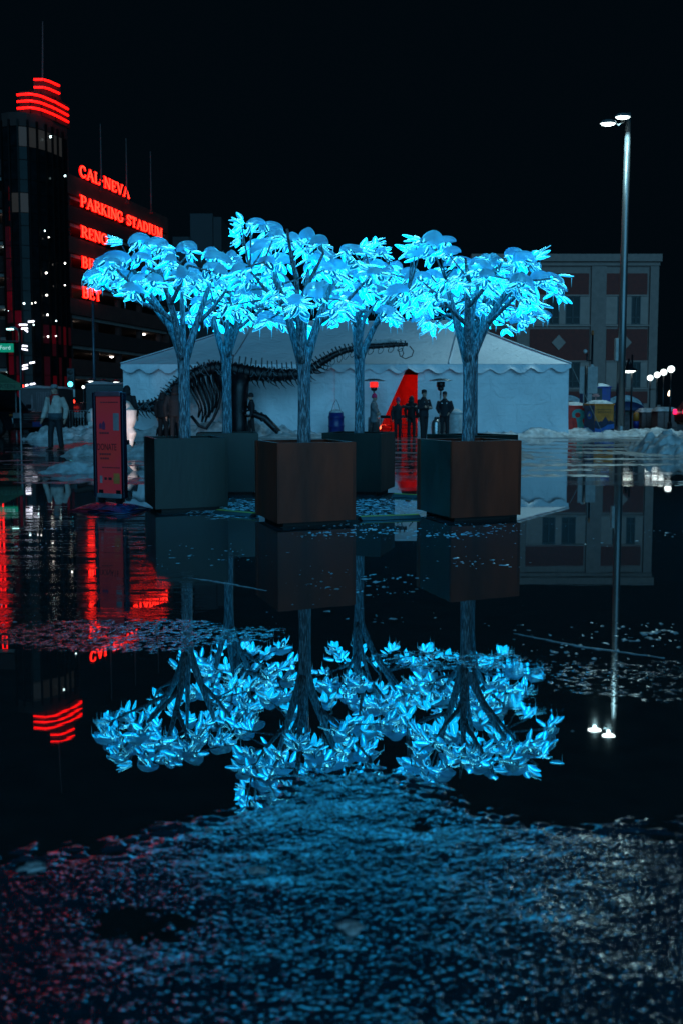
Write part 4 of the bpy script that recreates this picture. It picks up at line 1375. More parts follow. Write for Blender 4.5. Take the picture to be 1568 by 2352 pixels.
def person(label, loc, rz, H=1.75, top=(.02, .02, .03), legs=(.012, .012, .016), shoes=(.01, .01, .01), hat=None, hatcol=None, hair=(.02, .015, .012),
           lh=None, rh=None, coat=0.0, le=None, re_=None, stride=.06, hood=False, scarf=None, vis_hands=False, bulk=1.0, lean=0.0, headturn=0.0, waist=None, badge=False, print_=None):
    """figure facing -y; x to its left-hand side of the picture. lh/rh: hand targets, le/re_: elbows"""
    p = thing('person', label, 'person', loc, rz)
    k = H / 1.75
    V = lambda *a: Vector(a) * k
    hip = .90; sh = 1.43
    sL, sR = V(-.19 * bulk, 0 + lean, sh), V(.19 * bulk, 0 + lean, sh)
    lh = V(*lh) if lh else V(-.30, -.06, .80); rh = V(*rh) if rh else V(.30, -.06, .80)
    le = V(*le) if le else (sL + lh) / 2 + V(-.05, .07, .0); re_ = V(*re_) if re_ else (sR + rh) / 2 + V(.05, .07, .0)
    fL, fR = V(-.10, -stride, .07), V(.10, stride, .07)
    kL, kR = V(-.105, -stride * .5 - .03, .48), V(.105, stride * .5 - .02, .48)
    hd = V(0, -.03 + lean * 1.2, 1.62)
    # the body: one continuous surface
    b = MB()
    ell(b, [(V(0, 0, .84), .14 * k, .10 * k), (V(0, 0, .95), .16 * k, .11 * k), (V(0, lean * .4, 1.12), .135 * k, .095 * k), (V(0, lean * .8, 1.30), .165 * k, .11 * k), (V(0, lean, 1.42), .15 * k, .085 * k), (V(0, lean, 1.47), .065 * k, .06 * k), (V(0, -.01 + lean, 1.54), .055 * k, .058 * k), (hd - V(0, 0, .05), .06 * k, .075 * k)])
    b.ball(hd + V(0, .01, .035), (.073 * k, .092 * k, .098 * k), 14, 10)
    ell(b, [(hd + V(0, -.035, -.11), .034 * k, .036 * k), (hd + V(0, -.03, -.06), .058 * k, .06 * k), (hd + V(0, -.01, .0), .066 * k, .08 * k)])
    b.ball(hd + V(0, -.098, -.005), (.014 * k, .022 * k, .026 * k), 6, 5)
    for s in (-1, 1): b.ball(hd + V(s * .076, .01, .0), (.012 * k, .022 * k, .032 * k), 6, 5)
    for s_, e_, h_ in ((sL, le, lh), (sR, re_, rh)):
        ell(b, [(s_, .055 * k, .055 * k), (e_, .042 * k, .042 * k), (e_.lerp(h_, .5), .040 * k, .038 * k), (h_, .027 * k, .030 * k)])
        d = (h_ - e_).normalized()
        ell(b, [(h_ - d * .01, .026 * k, .030 * k), (h_ + d * .05 * k, .026 * k, .040 * k), (h_ + d * .09 * k, .016 * k, .038 * k)])
        sd = d.cross(Vector((1, 0, 0))); sd = sd.normalized() if sd.length > .1 else Vector((0, 1, 0))
        for f in range(4):
            o0 = h_ + d * .08 * k + sd * (f - 1.5) * .021 * k
            L4 = (.066, .078, .072, .055)[f] * k
            b.tube([o0, o0 + d * L4 * .55, o0 + d * L4 * .9 + Vector((0, -.02 * k, -.006 * k))], [.0105 * k, .0095 * k, .007 * k], 6)
        o0 = h_ + d * .02 * k + sd * .036 * k
        b.tube([o0, o0 + (d * .6 + sd * .7) * .04 * k, o0 + (d * .9 + sd * .5) * .068 * k], [.012 * k, .011 * k, .008 * k], 6)
    for f, kn, sx in ((fL, kL, -1), (fR, kR, 1)):
        ell(b, [(V(sx * .09, 0, .86), .085 * k, .095 * k), (kn, .056 * k, .060 * k), (kn.lerp(f, .4) + V(0, .015, 0), .052 * k, .056 * k), (f, .036 * k, .042 * k), (f - V(0, 0, .03), .036 * k, .05 * k)])
    fuse(b, 'body', SKIN, p, .016)
    for s in (-1, 1):
        b = MB(); b.ball(hd + V(s * .03, -.083, .018), .011 * k, 6, 5); b.build('eye', mat('eye_dark', (.02, .02, .02), .2), p, True)
    b = MB(); b.ball(hd + V(0, -.086, -.055), (.024 * k, .008 * k, .007 * k), 8, 5); b.build('mouth', mat('lip', (.25, .09, .08), .5), p, True)
    # jacket
    g = .028 * k; jb = coat if coat else .82
    b = MB(); B = bulk
    ell(b, [(V(0, 0, jb), (.185 * B + (.05 if coat and coat < .7 else 0)) * k, (.15 * B) * k), (V(0, 0, (jb + 1.0) / 2), (.185 * B) * k, .145 * B * k), (V(0, 0, 1.0), .18 * B * k, .14 * B * k), (V(0, lean * .5, 1.15), .175 * B * k, .135 * B * k), (V(0, lean * .8, 1.30), .20 * B * k, .14 * B * k), (V(0, lean, 1.42), .155 * B * k, .105 * B * k), (V(0, lean, 1.485), .085 * k, .08 * k), (V(0, lean, 1.53), .075 * k, .078 * k)])
    for s_, e_, h_ in ((sL, le, lh), (sR, re_, rh)):
        ell(b, [(s_ + V(0, 0, -.01), .074 * B * k, .074 * B * k), (e_, .068 * B * k, .068 * B * k), (e_.lerp(h_, .55), .060 * B * k, .060 * B * k), (h_.lerp(e_, .06), .050 * B * k, .050 * B * k)])
    j = fuse(b, 'jacket', cloth('%d_%d_%d' % tuple(int(c * 999) for c in top), top), p, .022)
    if hood:
        b = MB(); b.ball(hd + V(0, .035, -.02), (.115 * k, .115 * k, .15 * k), 12, 8); b.ball(V(0, .03 + lean, 1.50), (.14 * k, .13 * k, .09 * k), 10, 7)
        fuse(b, 'hood', cloth('hood%d' % int(top[0] * 999), tuple(c * .9 for c in top)), j, .022)
    if waist:
        b = MB(); b.lathe([(.19 * B, 0), (.195 * B, .09), (.19 * B, .18)], 16, (0, 0, .83 * k), sy=.80); b.build('waist_band', cloth('band', waist), j, True)
    if scarf:
        b = MB(); b.poly([V(-.05, -.135 + lean, 1.48), V(.0, -.165 + lean, 1.22), V(.05, -.135 + lean, 1.48)], .03 * k, (0, -1, 0)); b.lathe([(.085, 0), (.10, .03), (.085, .06)], 12, V(0, lean, 1.46))
        b.build('scarf', cloth('scarf', scarf), p, True)
    if badge:
        for sx in (-1, 1):
            b = MB(); b.box(V(sx * .09, -.145 + lean, 1.34), (.035, .012, .04)); b.build('badge', mat('silver_badge', (.5, .5, .52), .3, .6), j)
    if print_:
        for sx in (-1, 0, 1):
            b = MB(); b.ball(V(sx * .055, .150 + lean, 1.24), (.03, .012, .028 if sx else .018), 8, 5); b.build('back_print', cloth('print', print_), j)
    # trousers and shoes
    b = MB()
    ell(b, [(V(0, 0, .80), .15 * k, .12 * k), (V(0, 0, .92), .165 * k, .125 * k), (V(0, 0, 1.0), .155 * k, .115 * k)])
    for f, kn, sx in ((fL, kL, -1), (fR, kR, 1)):
        ell(b, [(V(sx * .09, 0, .88), .10 * k, .11 * k), (kn, .076 * k, .080 * k), (kn.lerp(f, .5), .072 * k, .076 * k), (f + V(0, 0, .0), .066 * k, .075 * k)])
    fuse(b, 'trousers', cloth('%d_%d_%d' % tuple(int(c * 999) for c in legs), legs), p, .022)
    for f in (fL, fR):
        b = MB(); ell(b, [(f + V(0, .055, -.03), .040 * k, .035 * k), (f + V(0, -.02, -.03), .045 * k, .04 * k), (f + V(0, -.10, -.042), .046 * k, .028 * k), (f + V(0, -.16, -.05), .030 * k, .018 * k)], 10); b.build('shoe', cloth('shoe', shoes, .5), p, True)
    # hair and headgear
    if not hood:
        b = MB()
        b.grid(lambda u, v: hd + V(0, .014, .035) + Vector((.082 * k * math.cos(2 * PI * u) * math.sin(v * 1.9), .10 * k * math.sin(2 * PI * u) * math.sin(v * 1.9) + .012 * k, .106 * k * math.cos(v * 1.9) + (.05 * k * max(0, -math.sin(2 * PI * u)) * v))), 14, 7)
        b.build('hair', mat('hair_dark', hair, .6, 0, .3, 40), p, True)
    if hat == 'cap':
        m = cloth('cap%d' % int(hatcol[0] * 999), hatcol); b = MB()
        b.lathe([(.098, -.0), (.101, .03), (.092, .075), (.06, .105), (.0, .115)], 16, hd + V(0, .01, .055), sx=.9 * k, sy=1.05 * k)
        c = b.build('cap', m, p, True)
        b = MB(); h0 = hd + V(0, -.085, .062)
        b.grid(lambda u, v: h0 + Vector(((u - .5) * .155 * k * (1 - .35 * v * v), (-.085 * v * (1 - (2 * u - 1) ** 2 * .35)) * k + .01, -.018 * v * k + .02 * k * (1 - (2 * u - 1) ** 2))), 8, 4); b.build('brim', m, c, True)
    elif hat == 'beanie':
        m = cloth('beanie%d' % int(hatcol[0] * 999), hatcol); b = MB()
        b.lathe([(.097, -.03), (.103, -.02), (.103, .025), (.098, .03), (.095, .07), (.07, .12), (.03, .145), (.0, .15)], 16, hd + V(0, .012, .04), sx=.92 * k, sy=1.08 * k); b.build('beanie', m, p, True)
    return p


def foot(u, v):
    x, y = gxy(u, v); return (x, y, 0)


BLK = (.012, .013, .018)
person('person in a pale fleece jacket and grey cap walking at the left', foot(130, 1034), rad(-22), 1.80, (.52, .46, .42), (.012, .014, .02), hat='cap', hatcol=(.20, .23, .25), scarf=(.35, .01, .01), bulk=1.12, stride=.10, lh=(-.36, -.10, .84), rh=(.33, -.02, .82), waist=(.04, .07, .09))
person('dark hooded figure standing behind the donation sign', (at(293, 940, 27.6).x, 27.6, 0), rad(160), 1.92, BLK, hood=True, bulk=1.1)
person('dark hooded figure behind the skeleton tail', (at(374, 940, 30.0).x, 30.0, 0), rad(150), 1.74, BLK, hood=True, bulk=1.15)
person('dark figure with a round hood beside the left trunk', (at(405, 940, 27.0).x, 27.0, 0), rad(180), 1.92, BLK, hood=True, bulk=1.15)
person('person in black with a dark beanie standing by the skeleton leg', (at(578, 940, 33.4).x, 33.4, 0), rad(-85), 1.72, (.010, .012, .018), hat='beanie', hatcol=(.012, .012, .016), bulk=1.05, lh=(-.10, -.22, 1.25), le=(-.26, .02, 1.12), stride=.12)
person('person in a grey parka and pink beanie below the glowing heater', (at(858, 940, 32.8).x, 32.8, 0), rad(75), 1.68, (.13, .16, .18), (.03, .03, .035), hat='beanie', hatcol=(.62, .02, .12), coat=.62, bulk=1.12, lh=(-.12, -.16, 1.0), rh=(.12, -.18, 1.02))
person('person in a pink beanie pointing to the right in the red doorway', (at(913, 940, 32.4).x, 32.4, 0), rad(10), 1.52, BLK, hat='beanie', hatcol=(.62, .02, .14), rh=(.78, -.10, 1.40), re_=(.48, -.03, 1.36), lh=(-.24, -.02, .80))
person('dark hooded silhouette standing inside the red doorway', (at(944, 940, 33.4).x, 33.4, 0), rad(140), 1.66, (.012, .008, .010), hood=True)
person('tall person in a dark cap with arms folded before the doorway', (at(972, 940, 30.2).x, 30.2, 0), rad(35), 1.80, (.010, .013, .020), hat='cap', hatcol=(.010, .012, .018), badge=True, bulk=1.05, lh=(.06, -.20, 1.14), le=(-.27, -.06, 1.12), rh=(-.06, -.21, 1.16), re_=(.27, -.06, 1.12))
person('person in a dark cap with hands at the waist by the unlit heater', (at(1020, 940, 31.8).x, 31.8, 0), rad(-12), 1.76, (.010, .013, .020), hat='cap', hatcol=(.010, .012, .018), badge=True, bulk=1.06, lh=(-.17, -.14, .96), le=(-.28, .04, 1.14), rh=(.17, -.14, .96), re_=(.29, .03, 1.13))

# ------------------------------------------------------------------ dinosaur skeleton sculpture
BONE = mat('dark_bone_metal', (.010, .012, .016), .38, .3, .4, 5, .5, 18)
WIRE = mat('pale_cable', (.10, .15, .18), .5)
DY = 33.6
dino = thing('dinosaur_skeleton', 'long necked dinosaur skeleton of dark metal wrapped in cables', 'sculpture', (at(520, 1000, DY).x, DY, 0))
DO = -Vector(dino.location)
rd = random.Random(6)


def dp(u, v, y=0.0): return at(u, v, DY) + DO + Vector((0, y, 0))


spine = [(262, 930), (290, 930), (318, 934), (345, 936), (368, 930), (388, 915), (405, 896), (424, 876), (446, 861), (470, 850), (500, 845), (540, 850), (580, 858), (620, 862), (655, 862), (690, 860), (715, 848), (740, 831), (765, 817), (790, 806), (815, 800), (845, 796), (880, 794), (915, 792), (946, 791)]
half = [8, 11, 14, 17, 20, 22, 23, 22, 20, 20, 22, 24, 25, 23, 20, 16, 15, 13, 11, 10, 9.5, 9, 8, 7, 5]
fine = []
for i in range(len(spine) - 1):
    n = 3
    for k in range(n):
        t = k / n
        fine.append((spine[i][0] * (1 - t) + spine[i + 1][0] * t, spine[i][1] * (1 - t) + spine[i + 1][1] * t, half[i] * (1 - t) + half[i + 1] * t))
PXM = DY / 1924
for i in range(len(fine) - 1):
    (u, v, h), (u2, v2, _) = fine[i], fine[i + 1]
    a, c = dp(u, v), dp(u2, v2); t = (c - a).normalized(); up = Vector((-t.z, 0, t.x))
    if up.z < 0: up = -up
    hm = h * PXM; L = (c - a).length
    b = MB()
    ell(b, [(a + t * L * .02, hm * .80, hm * .85), (a + t * L * .3, hm * .62, hm * .60), (a + t * L * .65, hm * .66, hm * .64), (a + t * L * .96, hm * .84, hm * .88)], 9)
    b.v = [(p[0] + rd.uniform(-.01, .01), p[1], p[2] + rd.uniform(-.012, .012)) for p in b.v]
    vb = b.build('vertebra', BONE, dino, True)
    sp_h = hm * .5 + (.04 if u < 400 else .06 if u < 500 else .17 if u < 720 else .09) * rd.uniform(.6, 1.2)
    if 400 < u < 500 and i % 2: sp_h = hm * .4
    b = MB(); s0 = a + t * L * .5 + up * hm * .5
    b.bar(s0, s0 + up * sp_h * rd.uniform(.85, 1.1) + t * (-.06 if u < 480 else -.02), .05, L * .42 * rd.uniform(.7, 1.1)); b.build('spine_blade', BONE, vb)
    if 500 < u < 745 and i % 1 == 0 or u < 400:
        b = MB(); s0 = a - up * hm * .6
        e = s0 - up * rd.uniform(.18, .36) + t * rd.uniform(.12, .30)
        b.tube([s0, s0.lerp(e, .5) - t * .04, e], [.035, .022, .006], 5); b.build('spike', BONE, vb)
    if u >= 745 and i % 2 == 0:
        b = MB(); s0 = a - up * hm * .8
        b.tube([s0 + t * (math.cos(q * .7) - 1) * .12 - up * (.16 + .05 * rd.random()) * math.sin(q * PI / 6) for q in range(7)], .014, 5); b.build('cable_loop', WIRE if i % 4 else BONE, vb, True)
# snow along the neck
b = MB(); b.tube([dp(u, v - 9.5) for u, v in ((830, 797), (862, 795), (895, 792), (925, 791))], [.02, .10, .09, .02], 7); b.build('snow_load', SNOW, dino, True)
# cable hanging from the neck end
b = MB(); b.tube([dp(u, v) for u, v in ((940, 795), (949, 806), (945, 818), (930, 824), (918, 818), (914, 804), (922, 800), (926, 812), (922, 820))], .022, 6); b.build('hanging_cable', BONE, dino, True)
# ribs
for i, (u, v) in enumerate(((436, 868), (446, 864), (456, 860), (466, 857), (478, 853), (490, 850))):
    for side in (-1, 1):
        w = .42 * side
        e = (452 + i * 8, 975 - abs(i - 1.5) * 11)
        P = [dp(u, v), dp(u + 2, v + 25, w * .8), dp((u + e[0]) / 2 + 12, (v + e[1]) / 2 + 8, w), dp(e[0] + 10, e[1] - 22, w * .7), dp(e[0] + 4, e[1], w * .15)]
        P2 = []
        for k in range(len(P) - 1):
            for t in (0, .33, .66): P2.append(P[k].lerp(P[k + 1], t))
        P2.append(P[-1])
        for _ in range(2): P2 = [P2[0]] + [(P2[q - 1] + P2[q] * 2 + P2[q + 1]) / 4 for q in range(1, len(P2) - 1)] + [P2[-1]]
        b = MB(); b.tube(P2, [.055 - .0022 * q for q in range(len(P2))], 6); b.build('rib', BONE, dino, True)
b = MB(); b.tube([dp(u, v) for u, v in ((440, 955), (458, 978), (474, 984), (490, 962), (502, 935), (508, 905), (506, 880))], [.06, .07, .07, .06, .06, .055, .05], 7); b.build('breastbone', BONE, dino, True)
# shoulder and hip masses, legs
def legbone(name, pts, rr):
    b = MB(); ell(b, [(dp(*p), r, r * .9) for p, r in zip(pts, rr)], 9); return b.build(name, BONE, dino, True)
legbone('shoulder_blade', [(500, 842), (512, 872), (525, 905), (535, 925)], (.16, .26, .24, .16))
legbone('leg', [(552, 862, -.2), (552, 900, -.25), (550, 940, -.25), (552, 975, -.2), (552, 1000, -.25)], (.40, .36, .33, .30, .40))
legbone('leg', [(530, 870, .4), (528, 930, .4), (532, 1000, .4)], (.30, .24, .30))
legbone('leg', [(395, 905, .3), (385, 950, .2), (392, 975, .1), (380, 1002, 0)], (.30, .24, .15, .22))
legbone('leg', [(402, 905, -.3), (410, 950, -.3), (402, 975, -.2), (408, 1002, -.35)], (.30, .22, .15, .2))
fa = [(560, 948, -.3), (590, 952, -.4), (610, 960, -.45), (625, 975, -.45), (640, 990, -.45), (646, 1002, -.5)]
legbone('forelimb', fa, (.16, .14, .15, .14, .13, .12))
for k in range(14):
    t = rd.random() * (len(fa) - 1.01); i = int(t); q = Vector(fa[i]).lerp(Vector(fa[i + 1]), t - i)
    b = MB(); c = dp(q.x + rd.uniform(-6, 8), q.y + rd.uniform(-6, 6), q.z - .1); b.ball(c, (rd.uniform(.06, .11), .08, rd.uniform(.05, .10)), 7, 5)
    b.build('knuckle', BONE if k % 4 else SNOW, dino, True)
for (u0, v0) in ((366, 988), (378, 992), (392, 990)):
    b = MB(); b.tube([dp(u0 + 6, v0 - 12), dp(u0 - 3, v0), dp(u0 - 6, v0 + 13)], [.07, .06, .02], 6); b.build('claw', BONE, dino, True)
b = MB(); b.box(dp(396, 973, .2), (1.05, .12, .10)); b.box(dp(396, 990, .2), (.10, .12, .75)); b.build('support_stand', BONE, dino)
# pale cables wound over the bones
for k in range(46):
    i = rd.randrange(4, len(fine) - 26); u, v, h = fine[i]
    P = []; du = rd.choice((-1, 1)) * rd.uniform(2.0, 4.0); dv = rd.uniform(-.7, .7) * h
    for q in range(7):
        if q in (2, 4): dv += rd.choice((-1, 1)) * h * .5; dv = max(-h * .8, min(h * .8, dv))
        P.append(dp(u + du * q, v + dv + rd.uniform(-1, 1), -h * PXM * .86 - .03))
    for _ in range(1): P = [P[0]] + [(P[q - 1] + P[q] * 2 + P[q + 1]) / 4 for q in range(1, len(P) - 1)] + [P[-1]]
    b = MB(); b.tube(P, .013, 5); b.build('cable', WIRE, dino, True)

# ------------------------------------------------------------------ white animal statue behind the sign
BEAR = mat('white_statue', (.80, .70, .66), .5, 0, .10, 4, .15, 12)
BY = 26.0
st = thing('animal_statue', 'white lit animal statue standing behind the donation sign', 'statue', (at(260, 1000, BY).x, BY, 0))
BO = -Vector(st.location)
def bp_(u, v, y=0.0): return at(u, v, BY) + BO + Vector((0, y, 0))
b = MB()
ell(b, [(bp_(232, 952), .20, .26), (bp_(250, 945), .36, .36), (bp_(272, 945), .40, .42), (bp_(292, 946), .34, .36), (bp_(306, 952), .16, .22)])
def limb(pts, rr): ell(b, [(bp_(*p), r, r) for p, r in zip(pts, rr)], 10)
limb([(300, 942, -.15), (302, 966, -.18), (299, 984, -.16), (306, 996, -.2), (304, 1010, -.2), (302, 1024, -.26)], (.24, .20, .155, .175, .115, .12))
limb([(292, 955, .2), (286, 985, .25), (291, 1005, .22), (288, 1024, .2)], (.20, .14, .12, .11))
limb([(240, 955, -.15), (236, 990, -.2), (238, 1024, -.2)], (.20, .15, .13))
limb([(240, 950, .2), (230, 990, .25), (232, 1024, .2)], (.20, .15, .13))
b.ball(bp_(214, 957, -.05), (.17, .20, .27), 12, 9)
b.ball(bp_(224, 950, 0), (.24, .24, .22), 12, 9)
fuse(b, 'body', BEAR, st, .03)
for k in range(5):
    b = MB(); u = 209 + k * 2.6; b.tube([bp_(u, 969, -.18), bp_(u + .8, 977, -.22), bp_(u + 2.6, 984 - k * .4, -.20)], [.03, .025, .006], 6); b.build('tooth', mat('ivory', (.8, .75, .7), .4), st, True)
b = MB(); b.ball(bp_(210, 947, -.21), .03, 8, 6); b.build('eye', mat('black_gloss', (.01, .01, .01), .2), st, True)
li = bpy.data.lights.new('statue_spot', 'SPOT'); li.energy = 110; li.color = (1, .82, .78); li.spot_size = rad(60); li.shadow_soft_size = .05
fx = thing('floodlight', 'small floodlight on the ground lighting the white statue', 'floodlight', (at(296, 1046, 24.2).x, 23.9, 0))
lo = bpy.data.objects.new('statue_spot', li); COL.objects.link(lo)
lo.location = Vector(fx.location) + Vector((.06, .12, .22)); lo.rotation_euler = (Vector(st.location) + Vector((.6, 0, .75)) - lo.location).to_track_quat('-Z', 'Y').to_euler()
b = MB(); b.box((0, -.03, .17), (.22, .10, .16), (rad(20), 0, 0)); b.build('housing', BONE, fx); b = MB(); b.box((0, 0, .05), (.16, .10, .10)); b.build('bracket', BONE, fx)

# ------------------------------------------------------------------ donation sign
BLKM = mat('black_metal', (.012, .014, .018), .35, .4)
SX, SY = gxy(256, 1172)
sgn = thing('donation_sign', 'red donation poster in a slim standing frame beside the left planter', 'sign', (SX, SY, 0), rad(-24))
POST = mat('red_poster_glow', (.60, .03, .06), .5, 0, .3, 2.2, color2=(.55, .05, .03), emit=(.60, .03, .06), strength=.07)  # slight emission added so the poster looks lit
w, z0, z1 = .36, .20, 1.32
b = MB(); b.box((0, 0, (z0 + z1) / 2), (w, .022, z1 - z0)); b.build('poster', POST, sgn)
for sx in (-1, 1):
    b = MB(); b.box((sx * (w / 2 + .022), 0, (z0 + z1) / 2), (.042, .07, z1 - z0 + .10)); b.build('frame_rail', mat('navy_frame', (.012, .018, .035), .3, .5), sgn, bevel=.01)
    b = MB(); b.box((sx * .125, .0, .12), (.055, .05, .24)); b.build('leg', BLKM, sgn)
b = MB(); b.box((0, 0, z1 + .030), (w, .07, .058)); b.build('frame_rail', mat('mauve_trim', (.20, .10, .13), .35, .3), sgn, bevel=.01)
b = MB(); b.box((0, 0, z0 - .028), (w, .07, .054)); b.build('frame_rail', mat('grey_trim', (.22, .25, .28), .35, .3), sgn, bevel=.01)
DARKINK = mat('dark_ink', (.05, .012, .02), .6)
PALEINK = mat('pale_label', (.30, .24, .26), .5)
def flat(name, x, z, wd, ht, m, y=-.0135):
    b = MB(); b.box((x, y, z), (wd, .003, ht)); return b.build(name, m, sgn)
flat('label', .105, 1.03, .082, .20, PALEINK)
me = text_mesh('DONATE', .088, 'lettering', DARKINK, .001)
o = inst('lettering', me, sgn, Matrix.Translation((-.035, -.0135, .735)) @ Matrix.Diagonal((.78, 1, 1.25, 1)))
rr_ = random.Random(3)
for (x, z, ww, n) in ((-.06, .655, .17, 5), (-.07, .605, .13, 4), (-.07, .90, .14, 4), (0.01, 1.255, .26, 7), (.02, .50, .26, 8)):
    for k in range(n):
        wd = ww / n * rr_.uniform(.6, .85); flat('print_line', x - ww / 2 + ww * (k + .5) / n, z, wd, .014 if z > 1.2 or z < .55 else .022, mat('faded_ink', (.22, .03, .04), .6))
for (x, z, ww, hh) in ((-.075, .99, .022, .10), (-.12, .985, .018, .07)):
    b = MB(); b.poly([(x - ww, -.012, z - hh / 2), (x + ww, -.012, z - hh / 2), (x + ww, -.012, z + hh * .2), (x, -.012, z + hh / 2), (x - ww, -.012, z + hh * .2)], .003, (0, -1, 0)); b.build('printed_tower', mat('purple_ink', (.16, .03, .09), .6), sgn)
flat('label', -.125, .36, .035, .085, PALEINK)
for (x, ww) in ((-.06, .035), (.005, .045)):
    flat('printed_emblem', x, .37, ww, .03, DARKINK)
flat('printed_patch', .10, .375, .085, .12, mat('orange_ink', (.55, .17, .04), .6))
inst('lettering', text_mesh('POW', .045, 'lettering', mat('gold_ink', (.55, .25, .08), .6), .001), sgn, Matrix.Translation((.10, -.016, .365)))
# two shallow feet, one red and one navy
for (sx, m, nm) in ((-1, mat('red_foot', (.40, .03, .06), .3), 'foot'), (1, mat('navy_foot', (.012, .03, .09), .25), 'foot')):
    b = MB()
    def ft(u, v, sx=sx):
        x = sx * .125 + (u - .5) * .50; y = (v - .5) * .52
        d = min(1, (2 * abs(u - .5)) ** 2 * .6 + (2 * abs(v - .5)) ** 2 * .6)
        return (x, y, .075 * (1 - d) + .012)
    b.grid(ft, 10, 10)
    b.box((sx * .125, 0, .008), (.50, .52, .012)); b.build(nm, m, sgn, True)

# cable covers with yellow edges between the planters
YEL = mat('yellow_strip', (.35, .33, .02), .5)
RUB = mat('black_rubber', (.012, .012, .013), .6)
def ramp(p0, p1, label):
    p0, p1 = Vector((*p0, 0)), Vector((*p1, 0)); d = (p1 - p0); L = d.length
    t = thing('cable_cover', label, 'cable cover', (p0 + p1) / 2, math.atan2(d.y, d.x))
    b = MB(); b.poly([(-L / 2, -.10, .005), (-L / 2, -.035, .035), (-L / 2, .035, .035), (-L / 2, .10, .005)], L, (1, 0, 0)); b.build('body', RUB, t)
    b = MB(); b.box((0, .0, .038), (L, .045, .006)); b.build('yellow_lid', YEL, t)
ramp(gxy(500, 1178), gxy(585, 1186), 'yellow edged cable cover from the left planter to the front one')
ramp(gxy(826, 1194), gxy(960, 1189), 'yellow edged cable cover from the front planter to the right one')
ramp(gxy(905, 1140), gxy(962, 1143), 'short yellow edged cable cover behind the right planter')

# ------------------------------------------------------------------ patio heaters, drum, folding chairs
STN = mat('brushed_steel', (.35, .37, .38), .3, .85)
def heater(u, Y, lit, label):
    t = thing('patio_heater', label, 'patio heater', (at(u, 900, Y).x, Y, 0))
    b = MB(); b.lathe([(.24, 0), (.24, .75), (.22, .80), (.05, .82)], 18); b.build('base', STN, t, True)
    b = MB(); b.tube([(0, 0, .8), (0, 0, 1.85)], .035, 8); b.build('post', STN, t, True)
    b = MB(); b.lathe([(.06, 1.84), (.12, 1.88), (.13, 1.98)], 14); b.build('burner', BLKM, t, True)
    b = MB(); b.lathe([(.14, 1.985), (.165, 2.0), (.165, 2.18), (.14, 2.20)], 16); b.build('glow_screen', mat('heater_glow', (.6, .05, .03), .5, emit=(1, .02, .015), strength=1.0) if lit else BLKM, t, True)
    b = MB(); b.lathe([(.02, 2.33), (.2, 2.32), (.46, 2.25), (.465, 2.235), (.2, 2.28), (.02, 2.29)], 22); b.build('reflector', STN, t, True)
heater(858, 33.5, True, 'lit patio heater glowing red left of the tent doorway')
heater(1011, 33.3, False, 'unlit patio heater right of the tent doorway')
t = thing('steel_cylinder', 'short upright steel cylinder between the two capped figures', 'gas cylinder', (at(1000, 940, 31.2).x, 31.2, 0))
b = MB(); b.lathe([(.15, 0), (.16, .03), (.16, .62), (.10, .72), (.04, .74)], 16); b.build('tank', STN, t, True); b = MB(); b.lathe([(.05, .73), (.07, .76), (.05, .84)], 10); b.build('valve', BLKM, t)
t = thing('water_drum', 'blue plastic drum with snow on its lid beside the tent wall', 'drum', (at(772, 940, 33.6).x, 33.6, 0))
b = MB(); b.lathe([(.29, .14), (.31, .16), (.31, .40), (.325, .42), (.325, .46), (.31, .48), (.31, .76), (.325, .78), (.325, .82), (.30, .84), (.28, .98)], 20); b.build('drum_body', mat('blue_plastic', (.012, .03, .17), .35), t, True)
b = MB(); b.lathe([(.29, .98), (.24, 1.04), (.12, 1.10), (.0, 1.12)], 16); b.build('snow_cap', SNOW, t, True)
b = MB(); b.box((0, 0, .06), (.8, .6, .12)); b.build('pallet', BLKM, t)
b = MB(); b.tube([(-.2, 0, 1.0), (-.1, 0, 1.35), (0, .2, 1.5), (.1, 0, 1.3), (.2, 0, 1.0)], .012, 5); b.build('lifting_strap', BLKM, t, True)
t = thing('ballast_barrel', 'white water barrel capped with snow at the tent wall', 'barrel', (at(1044, 940, 34.2).x, 34.2, 0))
b = MB(); b.lathe([(.30, 0), (.33, .1), (.33, .85), (.28, .95)], 18); b.build('barrel_body', mat('white_plastic', (.45, .48, .50), .5), t, True)
b = MB(); b.lathe([(.33, .92), (.30, 1.02), (.12, 1.12), (0, 1.14)], 14); b.build('snow_cap', SNOW, t, True)


def folding_chair(u, Y, rz, label):
    t = thing('folding_chair', label, 'chair', (at(u, 950, Y).x, Y, 0), rz)
    m = BLKM
    for s in (-1, 1):
        x = s * .20
        b = MB(); b.tube([(x, -.22, 0), (x, .16, .84)], .013, 6); b.build('leg', m, t, True)
        b = MB(); b.tube([(x * .9, .22, 0), (x * .9, -.18, .46)], .013, 6); b.build('leg', m, t, True)
    b = MB(); b.box((0, 0, .455), (.40, .36, .025)); b.build('seat', m, t, bevel=.008)
    b = MB(); b.box((0, .150, .80), (.42, .022, .12)); b.build('backrest', m, t, bevel=.006)
    for z, y in ((.10, .16), (.30, -.08)):
        b = MB(); b.tube([(-.19, y, z), (.19, y, z)], .010, 5); b.build('crossbar', m, t)


folding_chair(886, 34.6, rad(165), 'black folding chair at the left of the red doorway')
folding_chair(930, 35.4, rad(190), 'black folding chair behind the pointing person')
folding_chair(948, 35.6, rad(170), 'black folding chair beside the right jamb of the doorway')

